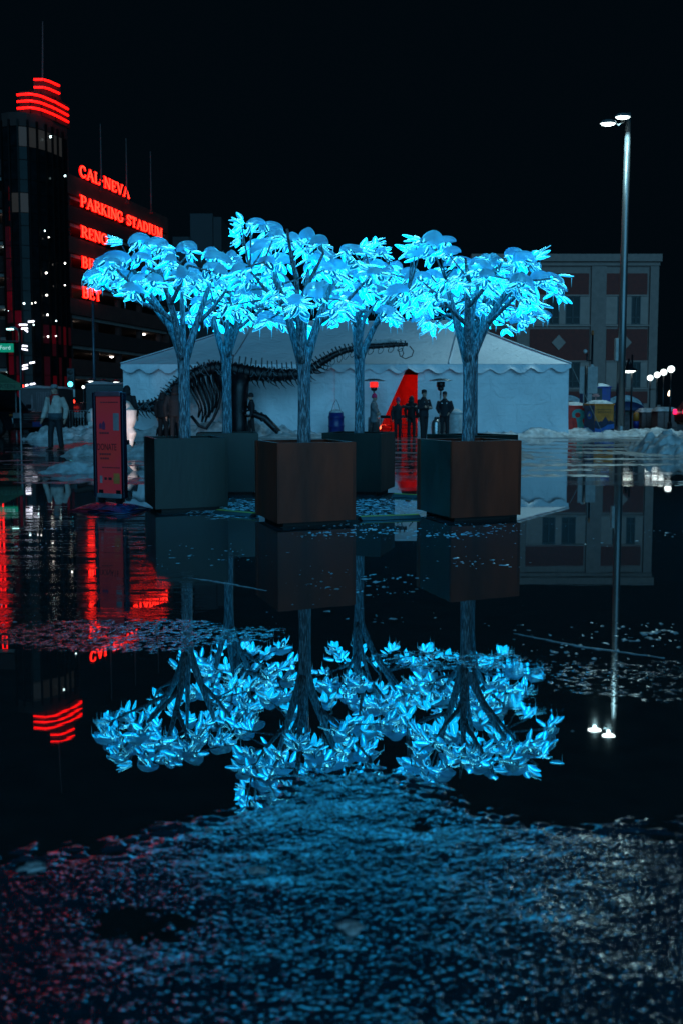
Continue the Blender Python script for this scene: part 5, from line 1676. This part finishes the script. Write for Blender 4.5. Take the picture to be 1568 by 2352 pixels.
# ------------------------------------------------------------------ painted cabinets and bins at the right
def cabinet(u0, u1, v0, Y, d, rz, label, m, name='utility_box', snow=True):
    p0, p1 = at(u0, v0, Y), at(u1, v0, Y); W = p1.x - p0.x
    t = thing(name, label, 'cabinet' if name == 'utility_box' else 'bin', ((p0.x + p1.x) / 2, Y + d / 2, 0), rz)
    W = W / (abs(math.cos(rz)) + abs(math.sin(rz)) * d / W) if rz else W
    b = MB(); b.box((0, 0, p0.z / 2), (W, d, p0.z)); b.build('body', m, t, bevel=.03)
    b = MB(); b.box((0, 0, p0.z + .02), (W + .06, d + .06, .05)); b.build('lid', m, t, bevel=.01)
    if snow:
        b = MB(); b.grid(lambda u, v: ((u - .5) * (W + .04), (v - .5) * (d + .04), p0.z + .05 + .16 * (1 - (2 * u - 1) ** 4) * (1 - (2 * v - 1) ** 4) * (.8 + .2 * math.sin(u * 9 + v * 7))), 12, 8); b.build('snow_cap', SNOW, t, True)
    return t, W, p0.z, -d / 2


def motif(t, pts, W, H, y, m, name='painted_shape', lift=.012):
    b = MB(); b.poly([((x - .5) * W, y - .001, z * H) for x, z in pts], lift, (0, -1, 0)); return b.build(name, m, t)


def circ(cx, cz, rx, rz_, a0=0, a1=360, n=16): return [(cx + rx * math.cos(rad(a0 + (a1 - a0) * i / n)), cz + rz_ * math.sin(rad(a0 + (a1 - a0) * i / n))) for i in range(n + (0 if a1 - a0 == 360 else 1))]


PTEAL, PRED, PBLUE = mat('teal_paint', (.05, .34, .33), .5), mat('red_paint', (.62, .022, .012), .5), mat('blue_paint', (.010, .03, .22), .45)
GOLD = mat('gold_paint', (.60, .17, .02), .5); DNAVY = mat('dark_navy_paint', (.012, .018, .05), .5); SKYB = mat('sky_blue_paint', (.02, .10, .34), .5); PINK = mat('pink_paint', (.55, .20, .18), .5); PBLACK = mat('black_paint', (.01, .01, .012), .5)
t, W, H, y = cabinet(1296, 1347, 934, 36.6, .9, 0, 'red utility box painted with a teal looping letter shape', PRED)
motif(t, circ(.62, .72, .30, .20), W, H, y, PTEAL); motif(t, circ(.58, .70, .12, .09), W, H, y - .013, PRED)
motif(t, [(.30, .62), (.50, .60), (.56, .40), (.62, .05), (.86, .05), (.88, .30), (.80, .52), (.90, .64), (.60, .78)], W, H, y - .004, PTEAL)
motif(t, [(.42, .02), (.52, .02), (.56, .40), (.50, .60), (.40, .60)], W, H, y - .016, PRED)
t, W, H, y = cabinet(1343, 1402, 890, 37.6, .9, 0, 'tall blue utility box with a black panel of pink leaf sprays', PBLUE)
motif(t, [(.16, .22), (.66, .22), (.66, .985), (.16, .985)], W, H, y, PBLACK)
for lev in range(3):
    cz = .80 - lev * .22
    for a in (20, 55, 90, 125, 160):
        rl = .085 if a == 90 else .10
        ca, sa = math.cos(rad(a)), math.sin(rad(a))
        c = (.41 + ca * rl * 1.1, cz + sa * rl * .55)
        motif(t, [(.41 + ca * .03, cz), (c[0] - sa * .035, c[1] + ca * .02), (c[0] + ca * .07, c[1] + sa * .035), (c[0] + sa * .035, c[1] - ca * .02)], W, H, y - .013, PINK, 'painted_leaf')
    motif(t, [(.395, cz - .13), (.425, cz - .13), (.425, cz), (.395, cz)], W, H, y - .017, PINK, 'painted_stem', .008)
b = MB(); b.box((-.09 * W, y + .1, H + .10), (.22, .18, .22)); b.build('vent_hood', PBLACK, t)
t, W, H, y = cabinet(1352, 1411, 930, 35.2, .8, rad(16), 'painted utility box with gold mountains and blue waves', GOLD)
motif(t, [(.0, .50), (.22, .44), (.30, .48), (.38, .46), (.55, .62), (.72, .46), (.80, .50), (1, .44), (1, .02), (0, .02)], W, H, y, DNAVY)
motif(t, [(.0, .26), (.2, .22), (.42, .26), (.7, .36), (1, .38), (1, .24), (.7, .20), (.4, .08), (.2, .06), (0, .10)], W, H, y - .013, SKYB)
inst('lettering', text_mesh('RIVERWALK', .12, 'lettering', mat('brown_ink', (.10, .05, .02), .6), .002), t, Matrix.Translation((0, y - .004, H * .76)))
motif(t, [(.12, .84), (.88, .84), (.88, .855), (.12, .855)], W, H, y, mat('brown_ink', (.10, .05, .02), .6))
b = MB(); b.box((-W / 2 - .005, 0, H / 2), (.012, .76, H * .96)); b.build('side_panel', mat('slate_blue_paint', (.02, .05, .10), .5), t)
b = MB(); b.lathe([(.17, 0), (.17, .012)], 18, (-W / 2 - .014, -.05, H * .66), axis='X'); b.v = [(-W / 2 - .014 - abs(p[0] + W / 2 + .014), p[1], p[2]) for p in b.v]; b.build('round_emblem', SKYB, t)
b = MB(); b.poly([(-W / 2 - .03, -.16, H * .63), (-W / 2 - .03, .06, H * .63), (-W / 2 - .03, -.05, H * .73)], .006, (-1, 0, 0)); b.build('emblem_peak', mat('cream_paint', (.5, .4, .25), .5), t)
b = MB(); b.poly([(-W / 2 - .012, -.38, .05), (-W / 2 - .012, .38, .05), (-W / 2 - .012, .38, .40), (-W / 2 - .012, -.38, .22)], .008, (-1, 0, 0)); b.build('painted_wave', SKYB, t)
t, W, H, y = cabinet(1276, 1299, 952, 35.9, .6, 0, 'blue bin capped with snow behind the tent corner', mat('blue_bin', (.012, .05, .20), .4), 'recycling_bin')
b = MB(); b.box((0, y - .01, H * .75), (W * .6, .02, .10)); b.build('slot', PBLACK, t)

# sign post with two blank plates seen from behind
t = thing('sign_post', 'black post carrying the blank backs of two road signs', 'road sign', (at(1345, 900, 36.2).x, 36.2, 0))
b = MB(); b.tube([(0, 0, 0), (0, 0, at(1345, 840, 36.2).z)], .055, 8); b.build('post', BLKM, t, True)
ALU = mat('bare_aluminium', (.22, .20, .20), .45, .3)
for (u0, u1, v0, v1) in ((1331, 1371, 842, 904), (1338, 1358, 905, 938)):
    p0, p1 = at(u0, v0, 36.25), at(u1, v1, 36.25)
    b = MB(); b.box(((p0.x + p1.x) / 2 - t.location.x, .075, (p0.z + p1.z) / 2), (p1.x - p0.x, .012, p0.z - p1.z)); b.build('sign_plate', ALU, t, bevel=.004)
# camera pole
t = thing('camera_pole', 'slim dark pole with a camera bracket and amber tip before the hotel', 'pole', (at(1357, 900, 50).x, 50, 0))
zt_ = at(1357, 770, 50).z
b = MB(); b.tube([(0, 0, 0), (0, 0, zt_)], [.09, .06], 8); b.build('post', BLKM, t, True)
b = MB(); b.lathe([(.06, zt_), (.09, zt_ + .05), (.07, zt_ + .25), (.0, zt_ + .3)], 10); b.build('beacon', mat('amber_lens', (.4, .10, .02), .4), t, True)
b = MB(); b.tube([(0, 0, zt_ - 1.5), (-.30, 0, zt_ - 1.5), (-.30, 0, zt_ - 1.1)], .05, 6); b.build('bracket', BLKM, t, True)
b = MB(); b.ball((-.42, 0, zt_ - .95), .13, 10, 7); b.build('camera_dome', mat('white_dome', (.5, .5, .5), .4), t, True)
b = MB(); b.lathe([(.06, zt_ - 1.7), (.22, zt_ - 1.95), (.24, zt_ - 2.1)], 12); b.build('collar', mat('white_dome', (.5, .5, .5), .4), t, True)
b = MB(); b.box((-.30, -.05, at(1357, 865, 50).z), (.30, .08, .34)); b.build('notice', ALU, t)

# shaded lamp and globe lamps
LG = mat('globe_glass', (.9, .95, .95), .3, emit=(.86, 1.0, .98), strength=3.2)
t = thing('shaded_lamp', 'small shaded street lamp lit beside the tall lamp post', 'street lamp', (at(1449, 900, 52).x, 52, 0))
zz = at(1440, 852, 52).z
b = MB(); b.tube([(0, 0, 0), (0, 0, zz + 1.0)], .06, 8); b.build('post', BLKM, t, True)
b = MB(); b.lathe([(.05, zz + .75), (.12, zz + .5), (.20, zz + .25), (.50, zz + .08), (.52, zz)], 16, (-.2, 0, 0)); b.build('shade', BLKM, t, True)
b = MB(); b.lathe([(.42, zz), (.25, zz - .10), (0, zz - .12)], 14, (-.2, 0, 0)); b.build('bulb', mat('lamp_lens2', (.9, .95, .9), .3, emit=(.85, 1, .92), strength=5), t, True)
for i, (u, v, Y, r) in enumerate(((1492, 868, 58, 6.6), (1508, 861, 54, 6.8), (1523, 855, 50, 7.2), (1540, 848, 46, 7.8))):
    p = at(u, v, Y); R_ = r * Y / 1924
    t = thing('globe_lamp', ('globe lamp nearest the hotel corner, lowest of the four', 'second globe lamp from the hotel corner', 'third globe lamp from the hotel corner', 'globe lamp nearest the right edge, highest of the four')[i], 'street lamp', (p.x, Y, 0), 0, 'row of lit globe lamps')
    b = MB(); b.tube([(0, 0, 0), (0, 0, p.z - R_)], [.06, .04], 8); b.build('post', BLKM, t, True)
    b = MB(); b.lathe([(.12, 0), (.12, .3), (.07, .4)], 10); b.build('foot', BLKM, t)
    b = MB(); b.ball((0, 0, p.z), R_, 16, 10); b.build('globe', LG, t, True)
# far small lamp and snowed planting boxes
t = thing('path_lamp', 'tiny warm lamp glowing far off at the right', 'street lamp', (at(1536, 909, 75).x, 75, 0)); zz = at(1536, 908, 75).z
b = MB(); b.tube([(0, 0, 0), (0, 0, zz)], .05, 6); b.build('post', BLKM, t); b = MB(); b.lathe([(.0, zz - .1), (.14, zz), (.12, zz + .25), (0, zz + .45)], 10); b.build('bulb', mat('warm_lamp', (.9, .8, .6), .4, emit=(1, .75, .5), strength=6), t, True)
STONE = mat('planter_stone', (.16, .12, .12), .8, 0, .2, 4, .3, 20)
for i, (u0, u1, v0, Y, lab) in enumerate(((1466, 1500, 947, 52, 'low stone planting box under snow beside the dark berm'), (1502, 1548, 945, 50, 'pale block planting box under snow near the right edge'))):
    p0, p1 = at(u0, v0, Y), at(u1, v0, Y); W = p1.x - p0.x
    t = thing('planting_box', lab, 'planting box', ((p0.x + p1.x) / 2, Y, 0))
    for k in range(3):
        b = MB(); b.box((-W / 2 + W * (k + .5) / 3, 0, p0.z / 2), (W / 3 - .02, 1.0, p0.z)); b.build('stone_block', STONE, t, bevel=.02)
    b = MB(); b.grid(lambda u, v: ((u - .5) * (W + .2), (v - .5) * 1.2, p0.z + .01 + .26 * (1 - (2 * u - 1) ** 6) * (1 - (2 * v - 1) ** 4)), 12, 6); b.build('snow_cap', SNOW, t, True)
t = thing('orange_barrel', 'small orange and blue barrel beside the planting boxes', 'barrel', (at(1460, 950, 51).x, 51, 0))
b = MB(); b.lathe([(.16, 0), (.18, .2), (.18, .35)], 14); b.build('lower_band', PBLUE, t, True); b = MB(); b.lathe([(.18, .35), (.17, .80), (.13, .86), (0, .9)], 14); b.build('upper_band', mat('orange_plastic', (.5, .16, .02), .5), t, True)
# tail of a car cut by the right edge
def car_common(t, L, Wd, Hh, m, tail=None, head=None, hood=.45):
    prof = [(-L / 2, .45), (-L / 2, .85), (-L / 2 + .12, 1.0), (-L / 2 + .35, Hh * .98), (-L / 2 + 1.0, Hh), (L * .08, Hh), (L * .22, 1.08), (L / 2 - .25, .98), (L / 2, .80), (L / 2, .40), (L / 2 - .2, .26), (-L / 2 + .2, .26)]
    b = MB(); n = len(prof); ws = [Wd * .46, Wd * .5, Wd * .5, Wd * .42, Wd * .40, Wd * .40, Wd * .48, Wd * .49, Wd * .46, Wd * .47, Wd * .47, Wd * .47]
    vs = [(x, -w_, z) for (x, z), w_ in zip(prof, ws)] + [(x, w_, z) for (x, z), w_ in zip(prof, ws)]
    fs = [(i, (i + 1) % n, n + (i + 1) % n, n + i) for i in range(n)] + [tuple(range(n - 1, -1, -1)), tuple(range(n, 2 * n))]
    b.add(vs, fs); b.build('body', m, t, bevel=.06)
    for s in (-1, 1):
        g = MB(); yy = s * Wd * .452
        g.poly([(-L / 2 + .55, yy, 1.10), (-L / 2 + .75, yy * .93, Hh - .12), (L * .06, yy * .93, Hh - .10), (L * .18, yy * 1.03, 1.10)], .02, (0, s, 0)); g.build('side_window', GLASSD, t)
    g = MB(); g.poly([(L * .215, -Wd * .42, 1.12), (L * .215, Wd * .42, 1.12), (L * .095, Wd * .36, Hh - .06), (L * .095, -Wd * .36, Hh - .06)], .03, (.8, 0, .6)); g.build('windscreen', GLASSD, t)
    for sx in (-1, 1):
        for s in (-1, 1):
            c = (sx * L * .31, s * (Wd * .5 - .12), .37)
            b = MB(); b.lathe([(.20, -.11), (.36, -.11), (.375, -.06), (.375, .06), (.36, .11), (.20, .11)], 22, c, axis='Y'); wl = b.build('wheel', RUB, t, True)
            b = MB(); b.lathe([(.0, -.09), (.06, -.10), (.09, -.07), (.21, -.05), (.24, -.10), (.245, .10), (0, .08)], 14, c, axis='Y')
            for k in range(6): b.bar((c[0], c[1] + s * .085, c[2]), (c[0] + .21 * math.cos(k * PI / 3), c[1] + s * .085, c[2] + .21 * math.sin(k * PI / 3)), .035, .03)
            b.build('rim', STN, wl)
            b = MB(); b.tube([(c[0] + .43 * math.cos(a), s * (Wd * .5 - .005), .37 + .43 * math.sin(a)) for a in (PI * q / 10 for q in range(11))], .04, 6); b.build('wheel_arch', RUB, t, True)


CARM = mat('dark_car_paint', (.010, .013, .018), .18, .2, .2, 3, coat=.6)
TAIL = mat('tail_light', (.6, .02, .05), .3, emit=(1, .01, .08), strength=3.0)
HEADL = mat('head_lamp', (.3, .33, .35), .1, .3)
t = thing('parked_car', 'car cut off by the right edge, only its red tail lamp showing', 'car', (at(1566, 960, 44).x + 2.25, 44.3, 0), 0)
car_common(t, 4.5, 1.8, 1.5, mat('red_car_paint', (.10, .012, .012), .25, .2))
for s in (-1, 1):
    b = MB(); b.box((-2.27, s * .66, .95), (.10, .30, .26)); b.build('tail_lamp', TAIL, t, bevel=.02)
    b = MB(); b.box((2.26, s * .62, .70), (.08, .36, .16)); b.build('headlamp', HEADL, t, bevel=.02)

# ------------------------------------------------------------------ the street at the left
t = thing('parked_pickup', 'dark pickup truck parked at the left edge behind the green canopy', 'truck', (at(40, 990, 35.0).x - 1.35, 35.8, 0), rad(-33))
car_common(t, 5.4, 2.0, 1.9, CARM)
for s in (-1, 1):
    b = MB(); b.box((2.70, s * .74, .86), (.08, .36, .22)); b.build('headlamp', HEADL, t, bevel=.03)
b = MB(); b.box((2.715, 0, .80), (.06, 1.02, .30)); gr = b.build('grille', RUB, t)
for k in range(4):
    b = MB(); b.box((2.755, 0, .70 + k * .07), (.02, .96, .022)); b.build('grille_bar', STN, gr)
b = MB(); b.box((2.74, 0, .45), (.16, 1.9, .20)); b.build('bumper', RUB, t, bevel=.03)
b = MB(); b.box((2.83, .1, .50), (.02, .44, .20)); b.build('number_plate', mat('blue_plate', (.02, .05, .18), .5), t)
for s in (-1, 1):
    b = MB(); b.box((1.0, s * 1.08, 1.22), (.14, .2, .18)); b.build('mirror', CARM, t, bevel=.03)
    b = MB(); b.box((2.60, s * .955, .88), (.16, .03, .08)); b.build('side_marker', mat('amber_marker', (.4, .10, .02), .4), t)

# green canopy with lettering
GRN = mat('green_canvas', (.055, .12, .065), .8, 0, .2, 4, .2, 20)
CX, CYY = at(48, 900, 31.5).x, 31.5
cz1, cz0 = at(48, 880, 31.5).z, at(48, 896, 31.5).z
t = thing('market_canopy', 'green pop up canopy at the left edge with dark lettering on its valance', 'canopy', (CX - 1.5 * math.cos(rad(24)) - 1.5 * math.sin(rad(24)), CYY + 1.5 * math.cos(rad(24)) - 1.5 * math.sin(rad(24)), 0), rad(24))
tx = [(-1.5, -1.5), (1.5, -1.5), (1.5, 1.5), (-1.5, 1.5)]
b = MB(); b.add([(x, y, cz1) for x, y in tx] + [(0, 0, cz1 + .85)], [(0, 1, 4), (1, 2, 4), (2, 3, 4), (3, 0, 4)]); b.build('roof', GRN, t)
for k in range(4):
    (xa, ya), (xb, yb) = tx[k], tx[(k + 1) % 4]
    b = MB(); b.bar((xa, ya, (cz0 + cz1) / 2), (xb, yb, (cz0 + cz1) / 2), .02, cz1 - cz0); b.build('valance', GRN, t)
    b = MB(); b.tube([(xa * .985, ya * .985, 0), (xa * .985, ya * .985, cz1)], .03, 6); b.build('leg', mat('pale_leg', (.35, .40, .42), .4, .4), t)
inst('lettering', text_mesh('ANDERSEN', .24, 'lettering', mat('canopy_ink', (.012, .03, .015), .7), .002), t, Matrix.Translation((.72, -1.52, (cz0 + cz1) / 2)))

# lit street name sign on a mast
t = thing('street_name_sign', 'lit green street name sign hanging at the left edge', 'street sign', (at(30, 800, 44).x, 44, 0))
b = MB(); b.tube([(.35, .1, 0), (.35, .1, at(30, 752, 44).z)], .08, 8); b.build('post', BLKM, t, True)
zc = at(12, 799, 44).z; xc = at(11, 799, 44).x - t.location.x
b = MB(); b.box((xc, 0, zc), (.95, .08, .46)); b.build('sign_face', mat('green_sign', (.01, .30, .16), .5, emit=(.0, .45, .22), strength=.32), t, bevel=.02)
inst('lettering', text_mesh('Ford', .30, 'lettering', mat('sign_white', (.8, .9, .85), .5, emit=(.6, .95, .8), strength=.5), .002), t, Matrix.Translation((xc + .05, -.045, zc)))
b = MB(); b.bar((xc - .4, .1, zc + .36), (.35, .1, zc + .36), .05, .05); b.build('arm', BLKM, t)
b = MB(); b.tube([(.30, .1, at(30, 752, 44).z - .15), (.1, .1, at(30, 752, 44).z), (-.15, .1, at(30, 752, 44).z)], .06, 6); lhd = b.build('lamp_arm', mat('teal_pole', (.05, .16, .17), .5), t, True)
b = MB(); b.box((-.15, .1, at(30, 754, 44).z - .04), (.32, .16, .07)); b.build('lamp_head', mat('teal_lamp', (.6, .9, .9), .4, emit=(.5, 1, .95), strength=3), lhd)

# traffic signal
SY_ = 46
t = thing('traffic_signal', 'traffic signal showing green over a small white turn sign', 'traffic light', (at(165, 900, SY_).x, SY_, 0))
b = MB(); b.tube([(0, .1, 0), (0, .1, at(165, 850, SY_).z)], .07, 8); b.build('post', BLKM, t, True)
zc = at(163, 870, SY_).z
b = MB(); b.box((0, 0, zc), (.42, .22, 1.15)); b.build('housing', BLKM, t, bevel=.03)
for k, (m, dz) in enumerate(((RUB, .34), (RUB, 0.0), (mat('green_lens', (.1, .8, .8), .3, emit=(.08, .85, 1.0), strength=5), -.30))):
    b = MB(); b.lathe([(.0, -.13), (.13, -.125), (.14, -.11)], 14, (-.02, 0, zc + dz), axis='Y'); b.build('lens', m, t, True)
b = MB(); b.box((.02, -.03, at(164, 901, SY_).z), (.36, .03, .52)); sgp = b.build('turn_sign', mat('white_sign', (.55, .58, .58), .5), t)
b = MB(); zz = at(164, 903, SY_).z; b.poly([(-.08, -.048, zz - .06), (.10, -.048, zz - .06), (.10, -.048, zz), (-.02, -.048, zz), (-.02, -.048, zz + .05), (-.12, -.048, zz - .03)], .006, (0, -1, 0)); b.build('arrow', RUB, sgp)
t = thing('distant_car', 'far car behind the barrier with two red tail lamps', 'car', (at(164, 930, 56).x, 58.3, 0), rad(90))
car_common(t, 4.4, 1.8, 1.5, mat('black_car', (.01, .01, .012), .25))
for s in (-.14, .16):
    b = MB(); c = Vector((at(164 + s * 30, 922, 56).x - t.location.x, 0, at(164, 922, 56).z)); b.lathe([(0, -.08), (.11, -.07), (.12, 0)], 12, (-2.28, -c.x, c.z), axis='X'); b.build('tail_lamp', mat('red_lamp', (.8, .05, .04), .4, emit=(1, .03, .015), strength=6), t, True)
t = thing('signal_lamp', 'single round red signal lamp on a thin post over the canopy', 'traffic light', (at(52, 888, 48).x, 48, 0))
zz = at(52, 888, 48).z
b = MB(); b.tube([(0, .1, 0), (0, .1, zz + .3)], .05, 6); b.build('post', BLKM, t); b = MB(); b.box((0, 0, zz), (.3, .16, .36)); b.build('housing', BLKM, t, bevel=.02)
b = MB(); b.lathe([(0, -.11), (.12, -.10), (.13, -.08)], 12, (0, 0, zz), axis='Y'); b.build('lens', mat('red_lamp', (.8, .05, .04), .4, emit=(1, .03, .015), strength=6), t, True)

# dark box trailer with snow on its roof, mural container, barrier
def container(u0, u1, v0, Y, d, label, m, name, snow, ribs):
    p0, p1 = at(u0, v0, Y), at(u1, v0, Y); W = p1.x - p0.x; H = p0.z
    t = thing(name, label, 'container', ((p0.x + p1.x) / 2, Y + d / 2, 0))
    b = MB(); b.box((0, 0, H / 2 + .1), (W, d, H - .2)); b.build('body', m, t, bevel=.03)
    b = MB(); b.box((0, 0, .06), (W * .96, d * .9, .12)); b.build('skid', RUB, t)
    n = int(W / .28)
    for k in range(n if ribs else 0):
        b = MB(); b.box((-W / 2 + W * (k + .5) / n, -d / 2 - .02, H / 2 + .1), (.10, .045, H - .4)); b.build('rib', m, t)
    if snow:
        b = MB(); b.grid(lambda u, v: ((u - .5) * (W + .06), (v - .5) * (d + .06), H + .02 + .18 * (1 - (2 * u - 1) ** 8) * (1 - (2 * v - 1) ** 6) * (.8 + .2 * math.sin(u * 7))), 14, 6); b.build('snow_cap', SNOW, t, True)
    return t, W, H, -d / 2
t, W, H, y = container(197, 286, 884, 38, 2.4, 'dark box trailer with snow on top behind the donation sign', mat('dark_trailer', (.03, .045, .055), .5), 'box_trailer', True, False)
for k in range(3):
    b = MB(); b.box((-W / 2 + W * (k + .5) / 3, y - .012, H / 2 + .1), (W / 3 - .08, .02, H - .5)); b.build('side_panel', mat('dark_trailer2', (.022, .034, .042), .5), t)
t, W, H, y = container(48, 134, 893, 42, 2.4, 'grey container with a painted mural and snow on its roof', mat('mural_grey', (.075, .06, .065), .7), 'mural_container', True, False)
MUR = mat('mural_pale', (.16, .13, .14), .7)
for k in range(9): b = MB(); b.box((-.06 * W + k * .085, y - .02, H / 2 + .1), (.045, .04, H - .5)); b.build('rib', MUR, t)
for cx in (.30, .80):
    motif(t, circ(cx - .04, .36, .045, .17), W, H, y - .004, MUR, 'painted_petal'); motif(t, circ(cx + .04, .36, .045, .17), W, H, y - .004, MUR, 'painted_petal'); motif(t, circ(cx, .68, .03, .18), W, H, y - .010, MUR, 'painted_petal')
def barrier(u, Y, label):
    t = thing('crowd_barrier', label, 'barrier', (at(u, 960, Y).x, Y, 0)); W = 1.5; H = 1.05
    b = MB(); b.tube([(-W / 2, 0, .15), (-W / 2, 0, H), (W / 2, 0, H), (W / 2, 0, .15), (-W / 2, 0, .15)], .02, 6); b.build('frame', STN, t, True)
    for k in range(11):
        x = -W / 2 + W * (k + 1) / 12; b = MB(); b.tube([(x, 0, .16), (x, 0, H - .02)], .008, 5); b.build('bar', STN, t)
    for s in (-1, 1):
        b = MB(); b.bar((s * W * .38, -.28, .02), (s * W * .38, .28, .02), .05, .03); b.bar((s * W * .38, 0, .02), (s * W * .38, 0, .16), .03, .03); b.build('foot', STN, t)
barrier(193, 37.2, 'steel crowd barrier between the pale coated person and the trailer')
barrier(238, 37.0, 'steel crowd barrier standing before the dark trailer')
for i, (u, v) in enumerate(((271, 874), (305, 875), (345, 876))):
    p = at(u / 1.0, v, 60)
    t = thing('shed_lamp', ('leftmost of three white lamps glowing over the trailer', 'middle of three white lamps glowing over the trailer', 'rightmost of three white lamps glowing over the trailer')[i], 'street lamp', (at((210, 238, 268)[i], v, 60).x, 60, 0), 0, 'three lamps over the trailer')
    b = MB(); b.tube([(0, .1, 0), (0, .1, p.z + .2)], .05, 6); b.build('post', BLKM, t)
    b = MB(); b.lathe([(.22, p.z - .05), (.14, p.z - .12), (0, p.z - .13)], 12); b.build('bulb', mat('white_lamp', (.9, .95, .9), .4, emit=(.9, 1, .95), strength=4), t, True)
    b = MB(); b.lathe([(.38, p.z - .04), (.25, p.z + .08), (.05, p.z + .12)], 12); b.build('shade', BLKM, t, True)
for i, (u, v) in enumerate(((136, 912), (136, 918), (139, 925), (141, 893), (192, 889))):
    p = at(u, v, 64); t = thing('shop_lamp', ('top of three stacked tiny white lamps by the mural', 'middle of three stacked tiny white lamps by the mural', 'bottom of three stacked tiny white lamps by the mural', 'small white lamp above the grey capped person', 'small white lamp left of the traffic signal')[i], 'lamp', (p.x, 64, 0))
    b = MB(); b.tube([(0, .08, 0), (0, .08, p.z)], .03, 5); b.build('post', BLKM, t); b = MB(); b.ball((0, 0, p.z), .09 if i < 3 else .11, 8, 6); b.build('bulb', mat('white_lamp', (.9, .95, .9), .4, emit=(.9, 1, .95), strength=4), t, True)
# slim lamp standard before the garage
t = thing('slim_pole', 'slim unlit pole standing between the tower and the tent', 'pole', (at(218, 900, 60).x, 60, 0))
b = MB(); b.tube([(0, 0, 0), (0, 0, at(218, 690, 60).z)], [.13, .08], 8); b.build('shaft', mat('blue_grey_pole', (.06, .09, .12), .4, .4), t, True); b = MB(); b.lathe([(.22, 0), (.22, .2), (.14, .3)], 10); b.build('foot', BLKM, t)
